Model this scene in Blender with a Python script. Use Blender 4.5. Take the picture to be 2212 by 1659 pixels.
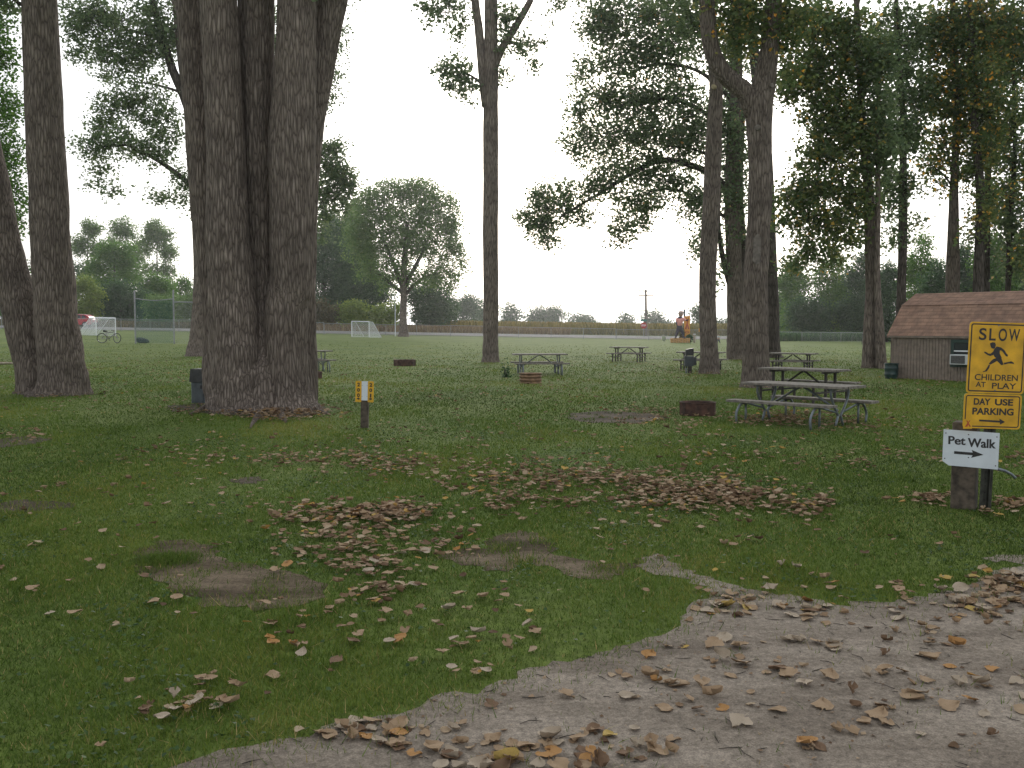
import bpy, bmesh, math, random
import numpy as np
from mathutils import Vector, Matrix
from mathutils.geometry import tessellate_polygon

for o in list(bpy.data.objects):
    bpy.data.objects.remove(o, do_unlink=True)
S = bpy.context.scene
COL = S.collection
rad = math.radians

# ------------------------------------------------------------------ camera
F, CX, CY, PITCH, EYE = 2080.0, 1106.0, 829.5, math.atan(124.5 / 2080.0), 1.63
cam = bpy.data.cameras.new('camera')
cam.sensor_width = 36.0
cam.lens = 36.0 * F / 2212.0
cam.clip_start = 0.05
cam.clip_end = 6000.0
camo = bpy.data.objects.new('camera', cam)
COL.objects.link(camo)
camo.location = (0, 0, EYE)
camo.rotation_euler = (math.pi / 2 - PITCH, 0, 0)
S.camera = camo
S.render.resolution_x, S.render.resolution_y = 1024, 768

# ------------------------------------------------------------------ light
SUN_EL, SUN_AZ = rad(15), rad(4)          # behind thin cloud, ahead of the camera
S.view_settings.view_transform = 'Standard'
S.view_settings.look = 'None'
S.view_settings.gamma = 1.0
S.view_settings.exposure = 0.76
S.view_settings.use_curve_mapping = False

W = bpy.data.worlds.new('World')
S.world = W
W.use_nodes = True
wt = W.node_tree
for n in list(wt.nodes):
    wt.nodes.remove(n)
def wn(t, **k):
    n = wt.nodes.new(t)
    for a, b in k.items():
        setattr(n, a, b)
    return n
sky = wn('ShaderNodeTexSky', sky_type='NISHITA', sun_disc=False)
sky.sun_elevation = SUN_EL
sky.sun_rotation = SUN_AZ
sky.dust_density = 4.0
sky.air_density = 1.0
tc = wn('ShaderNodeTexCoord')
cn = wn('ShaderNodeTexNoise')
cn.inputs['Scale'].default_value = 2.6
cn.inputs['Detail'].default_value = 5.0
mp = wn('ShaderNodeMapping')
mp.inputs['Scale'].default_value = (1, 1, 3.0)
cr = wn('ShaderNodeValToRGB')
cr.color_ramp.elements[0].position = 0.35
cr.color_ramp.elements[0].color = (0.80, 0.84, 0.91, 1)
cr.color_ramp.elements[1].position = 0.62
cr.color_ramp.elements[1].color = (0.95, 0.98, 1.0, 1)
wt.links.new(tc.outputs['Generated'], mp.inputs['Vector'])
wt.links.new(mp.outputs['Vector'], cn.inputs['Vector'])
wt.links.new(cn.outputs['Fac'], cr.inputs['Fac'])
# brighter veil of cloud round the hidden sun
dotn = wn('ShaderNodeVectorMath', operation='DOT_PRODUCT')
dotn.inputs[1].default_value = (math.sin(SUN_AZ) * math.cos(SUN_EL), math.cos(SUN_AZ) * math.cos(SUN_EL), math.sin(SUN_EL))
wt.links.new(tc.outputs['Generated'], dotn.inputs[0])
mr = wn('ShaderNodeMapRange')
mr.inputs['From Min'].default_value = 0.85
mr.inputs['From Max'].default_value = 1.0
mr.inputs['To Min'].default_value = 5.3
mr.inputs['To Max'].default_value = 15.0
wt.links.new(dotn.outputs['Value'], mr.inputs['Value'])
scl = wn('ShaderNodeVectorMath', operation='SCALE')
wt.links.new(cr.outputs['Color'], scl.inputs[0])
wt.links.new(mr.outputs['Result'], scl.inputs['Scale'])
mx = wn('ShaderNodeMix', data_type='RGBA')
mx.inputs['Factor'].default_value = 0.88
wt.links.new(sky.outputs['Color'], mx.inputs['A'])
wt.links.new(scl.outputs['Vector'], mx.inputs['B'])
bg = wn('ShaderNodeBackground')
bg.inputs['Strength'].default_value = 0.13
wt.links.new(mx.outputs['Result'], bg.inputs['Color'])
wo = wn('ShaderNodeOutputWorld')
wt.links.new(bg.outputs['Background'], wo.inputs['Surface'])

sl = bpy.data.lights.new('sun', 'SUN')
sl.energy = 0.8
sl.angle = rad(25)
sl.color = (1.0, 0.95, 0.88)
slo = bpy.data.objects.new('sun', sl)
COL.objects.link(slo)
slo.rotation_euler = (math.pi / 2 - SUN_EL, 0, math.pi - SUN_AZ)
slo.location = (10, 60, 40)

# ------------------------------------------------------------------ helpers
def smooth(a, b, x):
    t = np.clip((x - a) / (b - a), 0, 1)
    return t * t * (3 - 2 * t)
def gz(x, y):
    """height of the ground: level near, rising to the road, more so on the left"""
    x = np.asarray(x, float); y = np.asarray(y, float)
    yy = np.maximum(y, 8.0)
    k = np.clip(0.15 - x / yy, 0, 0.9)
    k = k * smooth(0, 60, np.abs(y)) 
    z = (2.1 * k + 0.1) * smooth(30, 130, y)
    z = z + 0.20 * smooth(112, 126, y)
    return z
def ray(px, py):
    u = (px - CX) / F; v = (CY - py) / F
    return np.array([u, math.cos(PITCH) + math.sin(PITCH) * v, -math.sin(PITCH) + math.cos(PITCH) * v])
def P(px, py, Y):
    d = ray(px, py)
    d = d * (Y / d[1])
    return np.array([d[0], d[1], EYE + d[2]])
def G(px, py):
    """point of the ground seen at a place in the photograph"""
    d = ray(px, py); d = d / d[1]
    ys = np.concatenate([np.linspace(0.4, 60, 900), np.linspace(60.2, 400, 1500)])
    f = EYE + d[2] * ys - gz(d[0] * ys, ys)
    i = np.argmax(f < 0)
    if f[i] >= 0: i = len(ys) - 1
    y0, y1 = ys[max(i - 1, 0)], ys[i]
    for _ in range(30):
        m = 0.5 * (y0 + y1)
        if EYE + d[2] * m - gz(d[0] * m, m) < 0: y1 = m
        else: y0 = m
    return np.array([d[0] * y1, y1, float(gz(d[0] * y1, y1))])
def onground(px, Y):
    x = (px - CX) / F * Y
    z = float(gz(x, Y))
    for _ in range(3):           # include the pitch of the camera
        lo, hi = 300.0, 2200.0
        for _ in range(40):
            m = (lo + hi) / 2
            if P(px, m, Y)[2] > z: lo = m
            else: hi = m
        x = P(px, lo, Y)[0]; z = float(gz(x, Y))
    return np.array([x, Y, z])

MATS = {}
def new_mat(name):
    m = bpy.data.materials.new(name)
    m.use_nodes = True
    nt = m.node_tree
    b = nt.nodes['Principled BSDF']
    MATS[name] = m
    return m, nt, b
def plain(name, col, rough=0.6, metal=0.0, noise=0.12, scale=8.0, bump=0.0):
    m, nt, b = new_mat(name)
    b.inputs['Roughness'].default_value = rough
    b.inputs['Metallic'].default_value = metal
    t = nt.nodes.new('ShaderNodeTexCoord')
    n = nt.nodes.new('ShaderNodeTexNoise')
    n.inputs['Scale'].default_value = scale
    n.inputs['Detail'].default_value = 6
    r = nt.nodes.new('ShaderNodeValToRGB')
    c0 = [max(0, c * (1 - noise * 1.6)) for c in col]; c1 = [min(1, c * (1 + noise)) for c in col]
    r.color_ramp.elements[0].position = 0.3; r.color_ramp.elements[0].color = (*c0, 1)
    r.color_ramp.elements[1].position = 0.7; r.color_ramp.elements[1].color = (*c1, 1)
    nt.links.new(t.outputs['Object'], n.inputs['Vector'])
    nt.links.new(n.outputs['Fac'], r.inputs['Fac'])
    nt.links.new(r.outputs['Color'], b.inputs['Base Color'])
    if bump:
        bn = nt.nodes.new('ShaderNodeBump')
        bn.inputs['Strength'].default_value = bump
        bn.inputs['Distance'].default_value = 0.01
        nt.links.new(n.outputs['Fac'], bn.inputs['Height'])
        nt.links.new(bn.outputs['Normal'], b.inputs['Normal'])
    return m
def leafmat(name, stops, transl=0.5, rough=0.6):
    """one material per kind of foliage; every leaf carries its own tint value"""
    m, nt, b = new_mat(name)
    a = nt.nodes.new('ShaderNodeAttribute'); a.attribute_name = 'tint'
    r = nt.nodes.new('ShaderNodeValToRGB')
    els = r.color_ramp.elements
    while len(els) < len(stops): els.new(0.5)
    for e, (p, c) in zip(els, stops):
        e.position = p; e.color = (*c, 1)
    nt.links.new(a.outputs['Fac'], r.inputs['Fac'])
    nt.links.new(r.outputs['Color'], b.inputs['Base Color'])
    b.inputs['Roughness'].default_value = rough
    b.inputs['Specular IOR Level'].default_value = 0.25
    if transl:
        tr = nt.nodes.new('ShaderNodeBsdfTranslucent')
        nt.links.new(r.outputs['Color'], tr.inputs['Color'])
        ms = nt.nodes.new('ShaderNodeMixShader')
        ms.inputs['Fac'].default_value = transl
        out = nt.nodes['Material Output']
        nt.links.new(b.outputs['BSDF'], ms.inputs[1])
        nt.links.new(tr.outputs['BSDF'], ms.inputs[2])
        nt.links.new(ms.outputs['Shader'], out.inputs['Surface'])
    return m
def bark(name, c0, c1, sc=1.0, moss=None):
    m, nt, b = new_mat(name)
    b.inputs['Roughness'].default_value = 0.9
    b.inputs['Specular IOR Level'].default_value = 0.15
    t = nt.nodes.new('ShaderNodeTexCoord')
    mp = nt.nodes.new('ShaderNodeMapping')
    mp.inputs['Scale'].default_value = (29 * sc, 29 * sc, 4.0 * sc)
    nz = nt.nodes.new('ShaderNodeTexNoise')
    nz.inputs['Scale'].default_value = 1.4; nz.inputs['Detail'].default_value = 8
    mxv = nt.nodes.new('ShaderNodeMix'); mxv.data_type = 'VECTOR'
    mxv.inputs['Factor'].default_value = 0.34
    nt.links.new(t.outputs['Object'], mp.inputs['Vector'])
    nt.links.new(mp.outputs['Vector'], nz.inputs['Vector'])
    nt.links.new(mp.outputs['Vector'], mxv.inputs[4])
    nt.links.new(nz.outputs['Color'], mxv.inputs[5])
    v = nt.nodes.new('ShaderNodeTexVoronoi'); v.feature = 'DISTANCE_TO_EDGE'
    v.inputs['Scale'].default_value = 1.0
    nt.links.new(mxv.outputs[1], v.inputs['Vector'])
    ramp = nt.nodes.new('ShaderNodeValToRGB')
    ramp.color_ramp.elements[0].position = 0.015; ramp.color_ramp.elements[0].color = (*[c * 0.5 for c in c0], 1)
    ramp.color_ramp.elements[1].position = 0.45; ramp.color_ramp.elements[1].color = (*c1, 1)
    e = ramp.color_ramp.elements.new(0.10); e.color = (*c0, 1)
    nt.links.new(v.outputs['Distance'], ramp.inputs['Fac'])
    n2 = nt.nodes.new('ShaderNodeTexNoise'); n2.inputs['Scale'].default_value = 1.7; n2.inputs['Detail'].default_value = 5
    mp2 = nt.nodes.new('ShaderNodeMapping'); mp2.inputs['Scale'].default_value = (1, 1, 1.6)
    nt.links.new(t.outputs['Object'], mp2.inputs['Vector'])
    nt.links.new(mp2.outputs['Vector'], n2.inputs['Vector'])
    r2 = nt.nodes.new('ShaderNodeValToRGB')
    r2.color_ramp.elements[0].position = 0.32; r2.color_ramp.elements[0].color = (0.76, 0.73, 0.71, 1)
    r2.color_ramp.elements[1].position = 0.66; r2.color_ramp.elements[1].color = (1.14, 1.10, 1.06, 1)
    nt.links.new(n2.outputs['Fac'], r2.inputs['Fac'])
    mul = nt.nodes.new('ShaderNodeMix'); mul.data_type = 'RGBA'; mul.blend_type = 'MULTIPLY'
    mul.inputs['Factor'].default_value = 1.0
    nt.links.new(ramp.outputs['Color'], mul.inputs['A'])
    nt.links.new(r2.outputs['Color'], mul.inputs['B'])
    nt.links.new(mul.outputs['Result'], b.inputs['Base Color'])
    bn = nt.nodes.new('ShaderNodeBump')
    bn.inputs['Strength'].default_value = 1.0
    bn.inputs['Distance'].default_value = 0.025
    sm = nt.nodes.new('ShaderNodeMapRange')
    sm.inputs['From Max'].default_value = 0.3
    nt.links.new(v.outputs['Distance'], sm.inputs['Value'])
    nt.links.new(sm.outputs['Result'], bn.inputs['Height'])
    nt.links.new(bn.outputs['Normal'], b.inputs['Normal'])
    return m

def origin(o):
    p = np.zeros(3)
    while o is not None:
        p = p + np.array(o.location); o = o.parent
    return p
def tag(o, label=None, cat=None, group=None, kind=None):
    if label: o['label'] = label
    if cat: o['category'] = cat
    if group: o['group'] = group
    if kind: o['kind'] = kind
    return o
def empty(name, loc, label, cat, group=None, rot=0.0):
    o = bpy.data.objects.new(name, None)
    COL.objects.link(o)
    o.location = [float(c) for c in loc]
    o.rotation_euler = (0, 0, rot)
    o.empty_display_size = 0.2
    return tag(o, label, cat, group)
def link_mesh(name, me, mat, parent=None):
    o = bpy.data.objects.new(name, me)
    COL.objects.link(o)
    if mat is not None and len(me.materials) == 0:
        me.materials.append(mat if not isinstance(mat, str) else MATS[mat])
    if parent is not None:
        o.parent = parent
    return o
class MB:
    """collects shapes, then becomes ONE mesh object"""
    def __init__(s): s.v = []; s.f = []
    def add(s, v, f):
        k = len(s.v); s.v += [tuple(float(c) for c in p) for p in v]; s.f += [tuple(i + k for i in q) for q in f]
        return s
    def box(s, c, d, R=None, bev=0.0):
        c = np.array(c, float); d = np.array(d, float) / 2
        if bev:
            bv = min(bev, d.min() * 0.9)
            bm = bmesh.new(); bmesh.ops.create_cube(bm, size=1)
            for vv in bm.verts: vv.co = Vector([vv.co[i] * 2 * d[i] for i in range(3)])
            bmesh.ops.bevel(bm, geom=bm.edges[:], offset=bv, segments=2, affect='EDGES', profile=0.5)
            v = [np.array(x.co) for x in bm.verts]; bm.verts.index_update()
            f = [[x.index for x in q.verts] for q in bm.faces]; bm.free()
        else:
            v = [np.array((x * d[0], y * d[1], z * d[2])) for x in (-1, 1) for y in (-1, 1) for z in (-1, 1)]
            f = [(0, 1, 3, 2), (4, 6, 7, 5), (0, 4, 5, 1), (2, 3, 7, 6), (0, 2, 6, 4), (1, 5, 7, 3)]
        if R is not None: v = [np.array(R) @ p for p in v]
        return s.add([p + c for p in v], f)
    def tube(s, pts, r, n=8, cap=True, jit=None):
        pts = [np.array(p, float) for p in pts]
        rs = r if hasattr(r, '__len__') else [r] * len(pts)
        v = []; f = []
        t0 = pts[1] - pts[0]; t0 /= np.linalg.norm(t0) + 1e-12
        a = np.array([0, 0, 1.0]) if abs(t0[2]) < 0.9 else np.array([1.0, 0, 0])
        u = np.cross(t0, a); u /= np.linalg.norm(u)
        for i, p in enumerate(pts):
            if i == 0: t = pts[1] - p
            elif i == len(pts) - 1: t = p - pts[i - 1]
            else: t = pts[i + 1] - pts[i - 1]
            t = t / (np.linalg.norm(t) + 1e-12)
            u = u - t * np.dot(u, t); u /= np.linalg.norm(u) + 1e-12
            w = np.cross(t, u)
            for k in range(n):
                an = 2 * math.pi * k / n
                rr = rs[i] * (1 if jit is None else jit(i, k))
                v.append(p + (u * math.cos(an) + w * math.sin(an)) * rr)
        for i in range(len(pts) - 1):
            for k in range(n):
                f.append((i * n + k, i * n + (k + 1) % n, (i + 1) * n + (k + 1) % n, (i + 1) * n + k))
        if cap:
            f.append(tuple(range(n))[::-1]); f.append(tuple((len(pts) - 1) * n + k for k in range(n)))
        return s.add(v, f)
    def cyl(s, a, b, r, n=14, r2=None):
        return s.tube([a, b], [r, r if r2 is None else r2], n)
    def lathe(s, prof, n=24, c=(0, 0, 0)):
        v = []; f = []
        for (r, z) in prof:
            for k in range(n):
                a = 2 * math.pi * k / n
                v.append((c[0] + r * math.cos(a), c[1] + r * math.sin(a), c[2] + z))
        for i in range(len(prof) - 1):
            for k in range(n):
                f.append((i * n + k, i * n + (k + 1) % n, (i + 1) * n + (k + 1) % n, (i + 1) * n + k))
        return s.add(v, f)
    def prism(s, poly, y0, y1, M=None):
        """outline in the x-z plane, thick along y"""
        n = len(poly)
        v = [(x, y0, z) for x, z in poly] + [(x, y1, z) for x, z in poly]
        tri = tessellate_polygon([[Vector((x, z, 0)) for x, z in poly]])
        f = [tuple(t) for t in tri] + [tuple(i + n for i in t)[::-1] for t in tri]
        f += [(i, (i + 1) % n, (i + 1) % n + n, i + n) for i in range(n)]
        if M is not None: v = [tuple(M @ Vector(p)) for p in v]
        return s.add(v, f)
    def build(s, name, mat, parent=None, local=False, smooth=False):
        off = np.zeros(3) if (local or parent is None) else origin(parent)
        v = [tuple(np.array(p) - off) for p in s.v] if off.any() else s.v
        me = bpy.data.meshes.new(name)
        me.from_pydata(v, [], s.f)
        bm = bmesh.new(); bm.from_mesh(me)
        bmesh.ops.recalc_face_normals(bm, faces=bm.faces[:]); bm.to_mesh(me); bm.free()
        if smooth:
            me.polygons.foreach_set('use_smooth', [True] * len(me.polygons))
        me.update()
        return link_mesh(name, me, mat, parent)
def np_mesh(name, V, FC, mat, parent=None, tint=None, nv=4, smooth=False):
    """fast mesh from arrays: V (n,3), FC (m,nv)"""
    off = np.zeros(3) if parent is None else origin(parent)
    V = np.asarray(V, np.float32) - off.astype(np.float32)
    FC = np.asarray(FC, np.int32)
    me = bpy.data.meshes.new(name)
    me.vertices.add(len(V)); me.vertices.foreach_set('co', V.ravel())
    me.loops.add(FC.size); me.loops.foreach_set('vertex_index', FC.ravel())
    me.polygons.add(len(FC))
    me.polygons.foreach_set('loop_start', np.arange(0, FC.size, nv, dtype=np.int32))
    me.polygons.foreach_set('loop_total', np.full(len(FC), nv, np.int32))
    if smooth: me.polygons.foreach_set('use_smooth', np.ones(len(FC), bool))
    if tint is not None:
        at = me.attributes.new('tint', 'FLOAT', 'FACE')
        at.data.foreach_set('value', np.asarray(tint, np.float32))
    me.update(calc_edges=True)
    return link_mesh(name, me, mat, parent)
def copy_tree(o, parent=None):
    c = o.copy(); COL.objects.link(c); c.parent = parent
    for ch in list(o.children): copy_tree(ch, c)
    return c
def catmull(pts, n):
    pts = [np.array(p, float) for p in pts]
    if len(pts) == 2: return [pts[0] + (pts[1] - pts[0]) * t for t in np.linspace(0, 1, n)]
    Q = [2 * pts[0] - pts[1]] + pts + [2 * pts[-1] - pts[-2]]
    out = []
    for t in np.linspace(0, len(pts) - 1 - 1e-9, n):
        i = int(t); s = t - i
        p0, p1, p2, p3 = Q[i], Q[i + 1], Q[i + 2], Q[i + 3]
        out.append(0.5 * (2 * p1 + (p2 - p0) * s + (2 * p0 - 5 * p1 + 4 * p2 - p3) * s * s + (3 * p1 - p0 - 3 * p2 + p3) * s ** 3))
    return out
def text(body, w, h, x, z, y, mat, parent, bold=0.0, name='lettering', M=None):
    """flat raised lettering, centred at x, z in the sign's own plane"""
    cu = bpy.data.curves.new('lettering', 'FONT')
    cu.body = body; cu.size = 1.0; cu.offset = bold; cu.extrude = 0.0
    cu.align_x = 'CENTER'; cu.align_y = 'CENTER'
    o = bpy.data.objects.new('lettering', cu); COL.objects.link(o)
    dg = bpy.context.evaluated_depsgraph_get()
    me = bpy.data.meshes.new_from_object(o.evaluated_get(dg))
    bpy.data.objects.remove(o, do_unlink=True)
    n = len(me.vertices); co = np.zeros(n * 3, np.float32); me.vertices.foreach_get('co', co); co = co.reshape(n, 3)
    lo, hi = co.min(0), co.max(0)
    X = (co[:, 0] - (lo[0] + hi[0]) / 2) / (hi[0] - lo[0]) * w + x
    Z = (co[:, 1] - (lo[1] + hi[1]) / 2) / (hi[1] - lo[1]) * h + z
    out = np.stack([X, np.full(n, y), Z], 1).astype(np.float32)
    me.vertices.foreach_set('co', out.ravel()); me.update()
    me.name = name
    me.materials.clear()
    return link_mesh(name, me, mat, parent)
def skin(name, V, E, R, mat, parent, sub=1):
    me = bpy.data.meshes.new(name)
    me.from_pydata([tuple(p) for p in V], E, [])
    o = bpy.data.objects.new(name, me); COL.objects.link(o)
    m = o.modifiers.new('s', 'SKIN'); m.use_smooth_shade = True
    for i, d in enumerate(me.skin_vertices[0].data):
        r = R[i]; d.radius = (r, r) if not hasattr(r, '__len__') else r
        d.use_root = (i == 0)
    u = o.modifiers.new('u', 'SUBSURF'); u.levels = sub; u.render_levels = sub
    dg = bpy.context.evaluated_depsgraph_get()
    me2 = bpy.data.meshes.new_from_object(o.evaluated_get(dg))
    bpy.data.objects.remove(o, do_unlink=True)
    me2.name = name; me2.materials.clear()
    return link_mesh(name, me2, mat, parent)

# ------------------------------------------------------------------ materials
bark('bark_near', (0.171, 0.143, 0.123), (0.278, 0.240, 0.211), 1.0)
bark('bark_mid', (0.181, 0.151, 0.129), (0.288, 0.248, 0.215), 0.8)
bark('bark_dark', (0.088, 0.076, 0.066), (0.154, 0.133, 0.119), 0.7)
leafmat('leaf_poplar', [(0, (0.095, 0.149, 0.080)), (0.5, (0.177, 0.246, 0.116)), (0.9, (0.316, 0.375, 0.168)), (0.97, (0.694, 0.483, 0.223)), (1, (1.077, 0.508, 0.124))])
leafmat('leaf_autumn', [(0, (0.079, 0.134, 0.056)), (0.5, (0.166, 0.234, 0.085)), (0.8, (0.375, 0.348, 0.105)), (0.94, (0.912, 0.539, 0.105)), (1, (1.056, 0.462, 0.050))])
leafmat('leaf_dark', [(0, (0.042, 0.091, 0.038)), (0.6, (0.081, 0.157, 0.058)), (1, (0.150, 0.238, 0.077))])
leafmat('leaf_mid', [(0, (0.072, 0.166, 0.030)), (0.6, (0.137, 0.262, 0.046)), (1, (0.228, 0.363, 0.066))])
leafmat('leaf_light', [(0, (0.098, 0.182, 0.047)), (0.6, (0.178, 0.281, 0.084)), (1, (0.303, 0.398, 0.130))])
leafmat('leaf_yellow', [(0, (0.147, 0.221, 0.042)), (0.6, (0.265, 0.348, 0.066)), (1, (0.421, 0.463, 0.094))])
leafmat('leaf_brown', [(0, (0.081, 0.088, 0.034)), (0.6, (0.162, 0.142, 0.061)), (1, (0.270, 0.216, 0.101))])
leafmat('grass_blade', [(0, (0.037, 0.061, 0.009)), (0.35, (0.071, 0.122, 0.018)), (0.62, (0.112, 0.171, 0.024)), (0.86, (0.185, 0.212, 0.038)), (0.93, (0.285, 0.231, 0.083)), (1, (0.457, 0.334, 0.154))], 0.3, 0.75)
leafmat('clover_leaf', [(0, (0.026, 0.055, 0.016)), (0.6, (0.045, 0.09, 0.024)), (1, (0.08, 0.135, 0.035))], 0.25)
leafmat('dry_grass', [(0, (0.122, 0.083, 0.036)), (0.5, (0.244, 0.157, 0.064)), (1, (0.365, 0.265, 0.127))], 0.2)
leafmat('corn_leaf', [(0, (0.092, 0.098, 0.026)), (0.5, (0.203, 0.170, 0.046)), (1, (0.365, 0.282, 0.090))], 0.3)
LEAFC = {'tan': (0.36, 0.245, 0.145), 'pale grey': (0.42, 0.335, 0.245), 'brown': (0.19, 0.112, 0.062), 'orange': (0.42, 0.22, 0.075), 'yellow': (0.46, 0.32, 0.09)}
leafmat('dead_leaf', [(0, (0.095, 0.055, 0.032)), (0.25, (0.190, 0.120, 0.069)), (0.6, (0.323, 0.221, 0.135)), (0.86, (0.408, 0.318, 0.217)), (0.9, (0.361, 0.184, 0.060)), (1, (0.437, 0.294, 0.081))], 0.12, 0.85)
for k, c in LEAFC.items():
    plain('leaf ' + k, c, 0.85, 0, 0.18, 60.0, 0.5)
plain('galvanised', (0.17, 0.19, 0.205), 0.5, 0.5, 0.2, 12)
plain('dark_steel', (0.055, 0.047, 0.042), 0.65, 0.3, 0.3, 14)
plain('fence_steel', (0.30, 0.31, 0.31), 0.55, 0.4, 0.12, 6)
plain('wood_grey', (0.19, 0.168, 0.142), 0.85, 0, 0.28, 18, 0.3)
plain('rust', (0.085, 0.042, 0.030), 0.85, 0.2, 0.5, 9, 0.4)
plain('rust_light', (0.25, 0.15, 0.085), 0.8, 0.2, 0.35, 9, 0.3)
plain('soot', (0.02, 0.018, 0.017), 0.9, 0, 0.4, 9)
plain('sign_yellow', (0.66, 0.36, 0.012), 0.5, 0, 0.16, 9)
plain('sign_orange', (0.70, 0.31, 0.02), 0.5, 0, 0.08, 5)
plain('sign_white', (0.62, 0.66, 0.70), 0.5, 0, 0.06, 7)
plain('sign_black', (0.022, 0.02, 0.02), 0.5, 0, 0.2, 20)
plain('sign_red', (0.42, 0.06, 0.02), 0.5, 0, 0.15, 9)
plain('post_wood', (0.090, 0.070, 0.052), 0.95, 0, 0.45, 14, 0.6)
plain('post_steel', (0.05, 0.05, 0.04), 0.6, 0.4, 0.4, 15)
plain('white_paint', (0.75, 0.76, 0.77), 0.5, 0, 0.06, 5)
plain('black_rubber', (0.018, 0.018, 0.018), 0.7, 0, 0.2, 10)
plain('pedestal_dark', (0.035, 0.035, 0.036), 0.5, 0.2, 0.35, 9)
plain('pedestal_grey', (0.060, 0.070, 0.078), 0.5, 0.2, 0.2, 9)
plain('barrel_green', (0.018, 0.045, 0.042), 0.5, 0, 0.3, 8)
plain('green_trim', (0.020, 0.045, 0.036), 0.5, 0, 0.2, 9)
plain('red_paint', (0.45, 0.02, 0.035), 0.25, 0, 0.05, 4)
plain('glass_dark', (0.03, 0.035, 0.04), 0.08, 0, 0.1, 4)
plain('chrome', (0.5, 0.5, 0.52), 0.25, 0.9, 0.05, 5)
plain('bike_silver', (0.20, 0.18, 0.21), 0.4, 0.3, 0.1, 6)
plain('black_cloth', (0.02, 0.023, 0.028), 0.85, 0, 0.3, 12, 0.3)
plain('teal_cloth', (0.03, 0.30, 0.32), 0.8, 0, 0.15, 8)
plain('white_cloth', (0.55, 0.57, 0.60), 0.8, 0, 0.12, 8)
plain('jean_cloth', (0.07, 0.085, 0.11), 0.85, 0, 0.2, 8)
plain('pink_cloth', (0.68, 0.30, 0.26), 0.85, 0, 0.10, 5)
plain('dark_jean', (0.045, 0.04, 0.06), 0.85, 0, 0.2, 5)
plain('skin_tone', (0.45, 0.27, 0.20), 0.6, 0, 0.05, 8)
plain('hair_dark', (0.05, 0.035, 0.025), 0.7, 0, 0.2, 12)
plain('straw', (0.48, 0.27, 0.10), 0.9, 0, 0.35, 12, 0.6)
plain('hat_straw', (0.36, 0.27, 0.22), 0.9, 0, 0.35, 8, 0.4)
plain('pole_wood', (0.20, 0.17, 0.15), 0.9, 0, 0.2, 6)
plain('cable_black', (0.03, 0.03, 0.03), 0.6, 0, 0.1, 6)
plain('stop_red', (0.42, 0.04, 0.03), 0.5, 0, 0.05, 6)
plain('street_green', (0.02, 0.16, 0.12), 0.5, 0, 0.05, 6)
plain('ac_white', (0.60, 0.62, 0.62), 0.5, 0, 0.05, 6)
plain('ac_grille', (0.12, 0.11, 0.10), 0.6, 0.2, 0.3, 30)
plain('scar_wood', (0.17, 0.145, 0.125), 0.9, 0, 0.3, 10, 0.4)
plain('cut_wood', (0.42, 0.34, 0.22), 0.85, 0, 0.2, 10)
plain('weed_green', (0.03, 0.045, 0.022), 0.7, 0, 0.3, 12)
plain('limb_pale', (0.36, 0.30, 0.22), 0.85, 0, 0.2, 10)
def wire_mat(name, col, pitch, thick, vec='Generated'):
    """woven wire: real see-through gaps between diagonal wires"""
    m, nt, b = new_mat(name)
    b.inputs['Base Color'].default_value = (*col, 1); b.inputs['Roughness'].default_value = 0.5
    t = nt.nodes.new('ShaderNodeTexCoord')
    sep = nt.nodes.new('ShaderNodeSeparateXYZ')
    nt.links.new(t.outputs['Object'], sep.inputs[0])
    hx = nt.nodes.new('ShaderNodeMath'); hx.operation = 'ADD'
    nt.links.new(sep.outputs['X'], hx.inputs[0]); nt.links.new(sep.outputs['Y'], hx.inputs[1])
    outs = []
    for op in ('ADD', 'SUBTRACT'):
        a = nt.nodes.new('ShaderNodeMath'); a.operation = op
        nt.links.new(hx.outputs[0], a.inputs[0]); nt.links.new(sep.outputs['Z'], a.inputs[1])
        w = nt.nodes.new('ShaderNodeMath'); w.operation = 'PINGPONG'; w.inputs[1].default_value = pitch
        nt.links.new(a.outputs[0], w.inputs[0])
        c = nt.nodes.new('ShaderNodeMath'); c.operation = 'LESS_THAN'; c.inputs[1].default_value = thick
        nt.links.new(w.outputs[0], c.inputs[0]); outs.append(c)
    mxx = nt.nodes.new('ShaderNodeMath'); mxx.operation = 'MAXIMUM'
    nt.links.new(outs[0].outputs[0], mxx.inputs[0]); nt.links.new(outs[1].outputs[0], mxx.inputs[1])
    tr = nt.nodes.new('ShaderNodeBsdfTransparent')
    ms = nt.nodes.new('ShaderNodeMixShader')
    nt.links.new(mxx.outputs[0], ms.inputs['Fac'])
    nt.links.new(tr.outputs[0], ms.inputs[1]); nt.links.new(b.outputs[0], ms.inputs[2])
    nt.links.new(ms.outputs[0], nt.nodes['Material Output'].inputs['Surface'])
    return m
wire_mat('chain_link', (0.34, 0.35, 0.35), 0.05, 0.004)
wire_mat('green_net', (0.02, 0.13, 0.11), 0.05, 0.006)
wire_mat('goal_net', (0.75, 0.77, 0.78), 0.06, 0.010)
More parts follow.
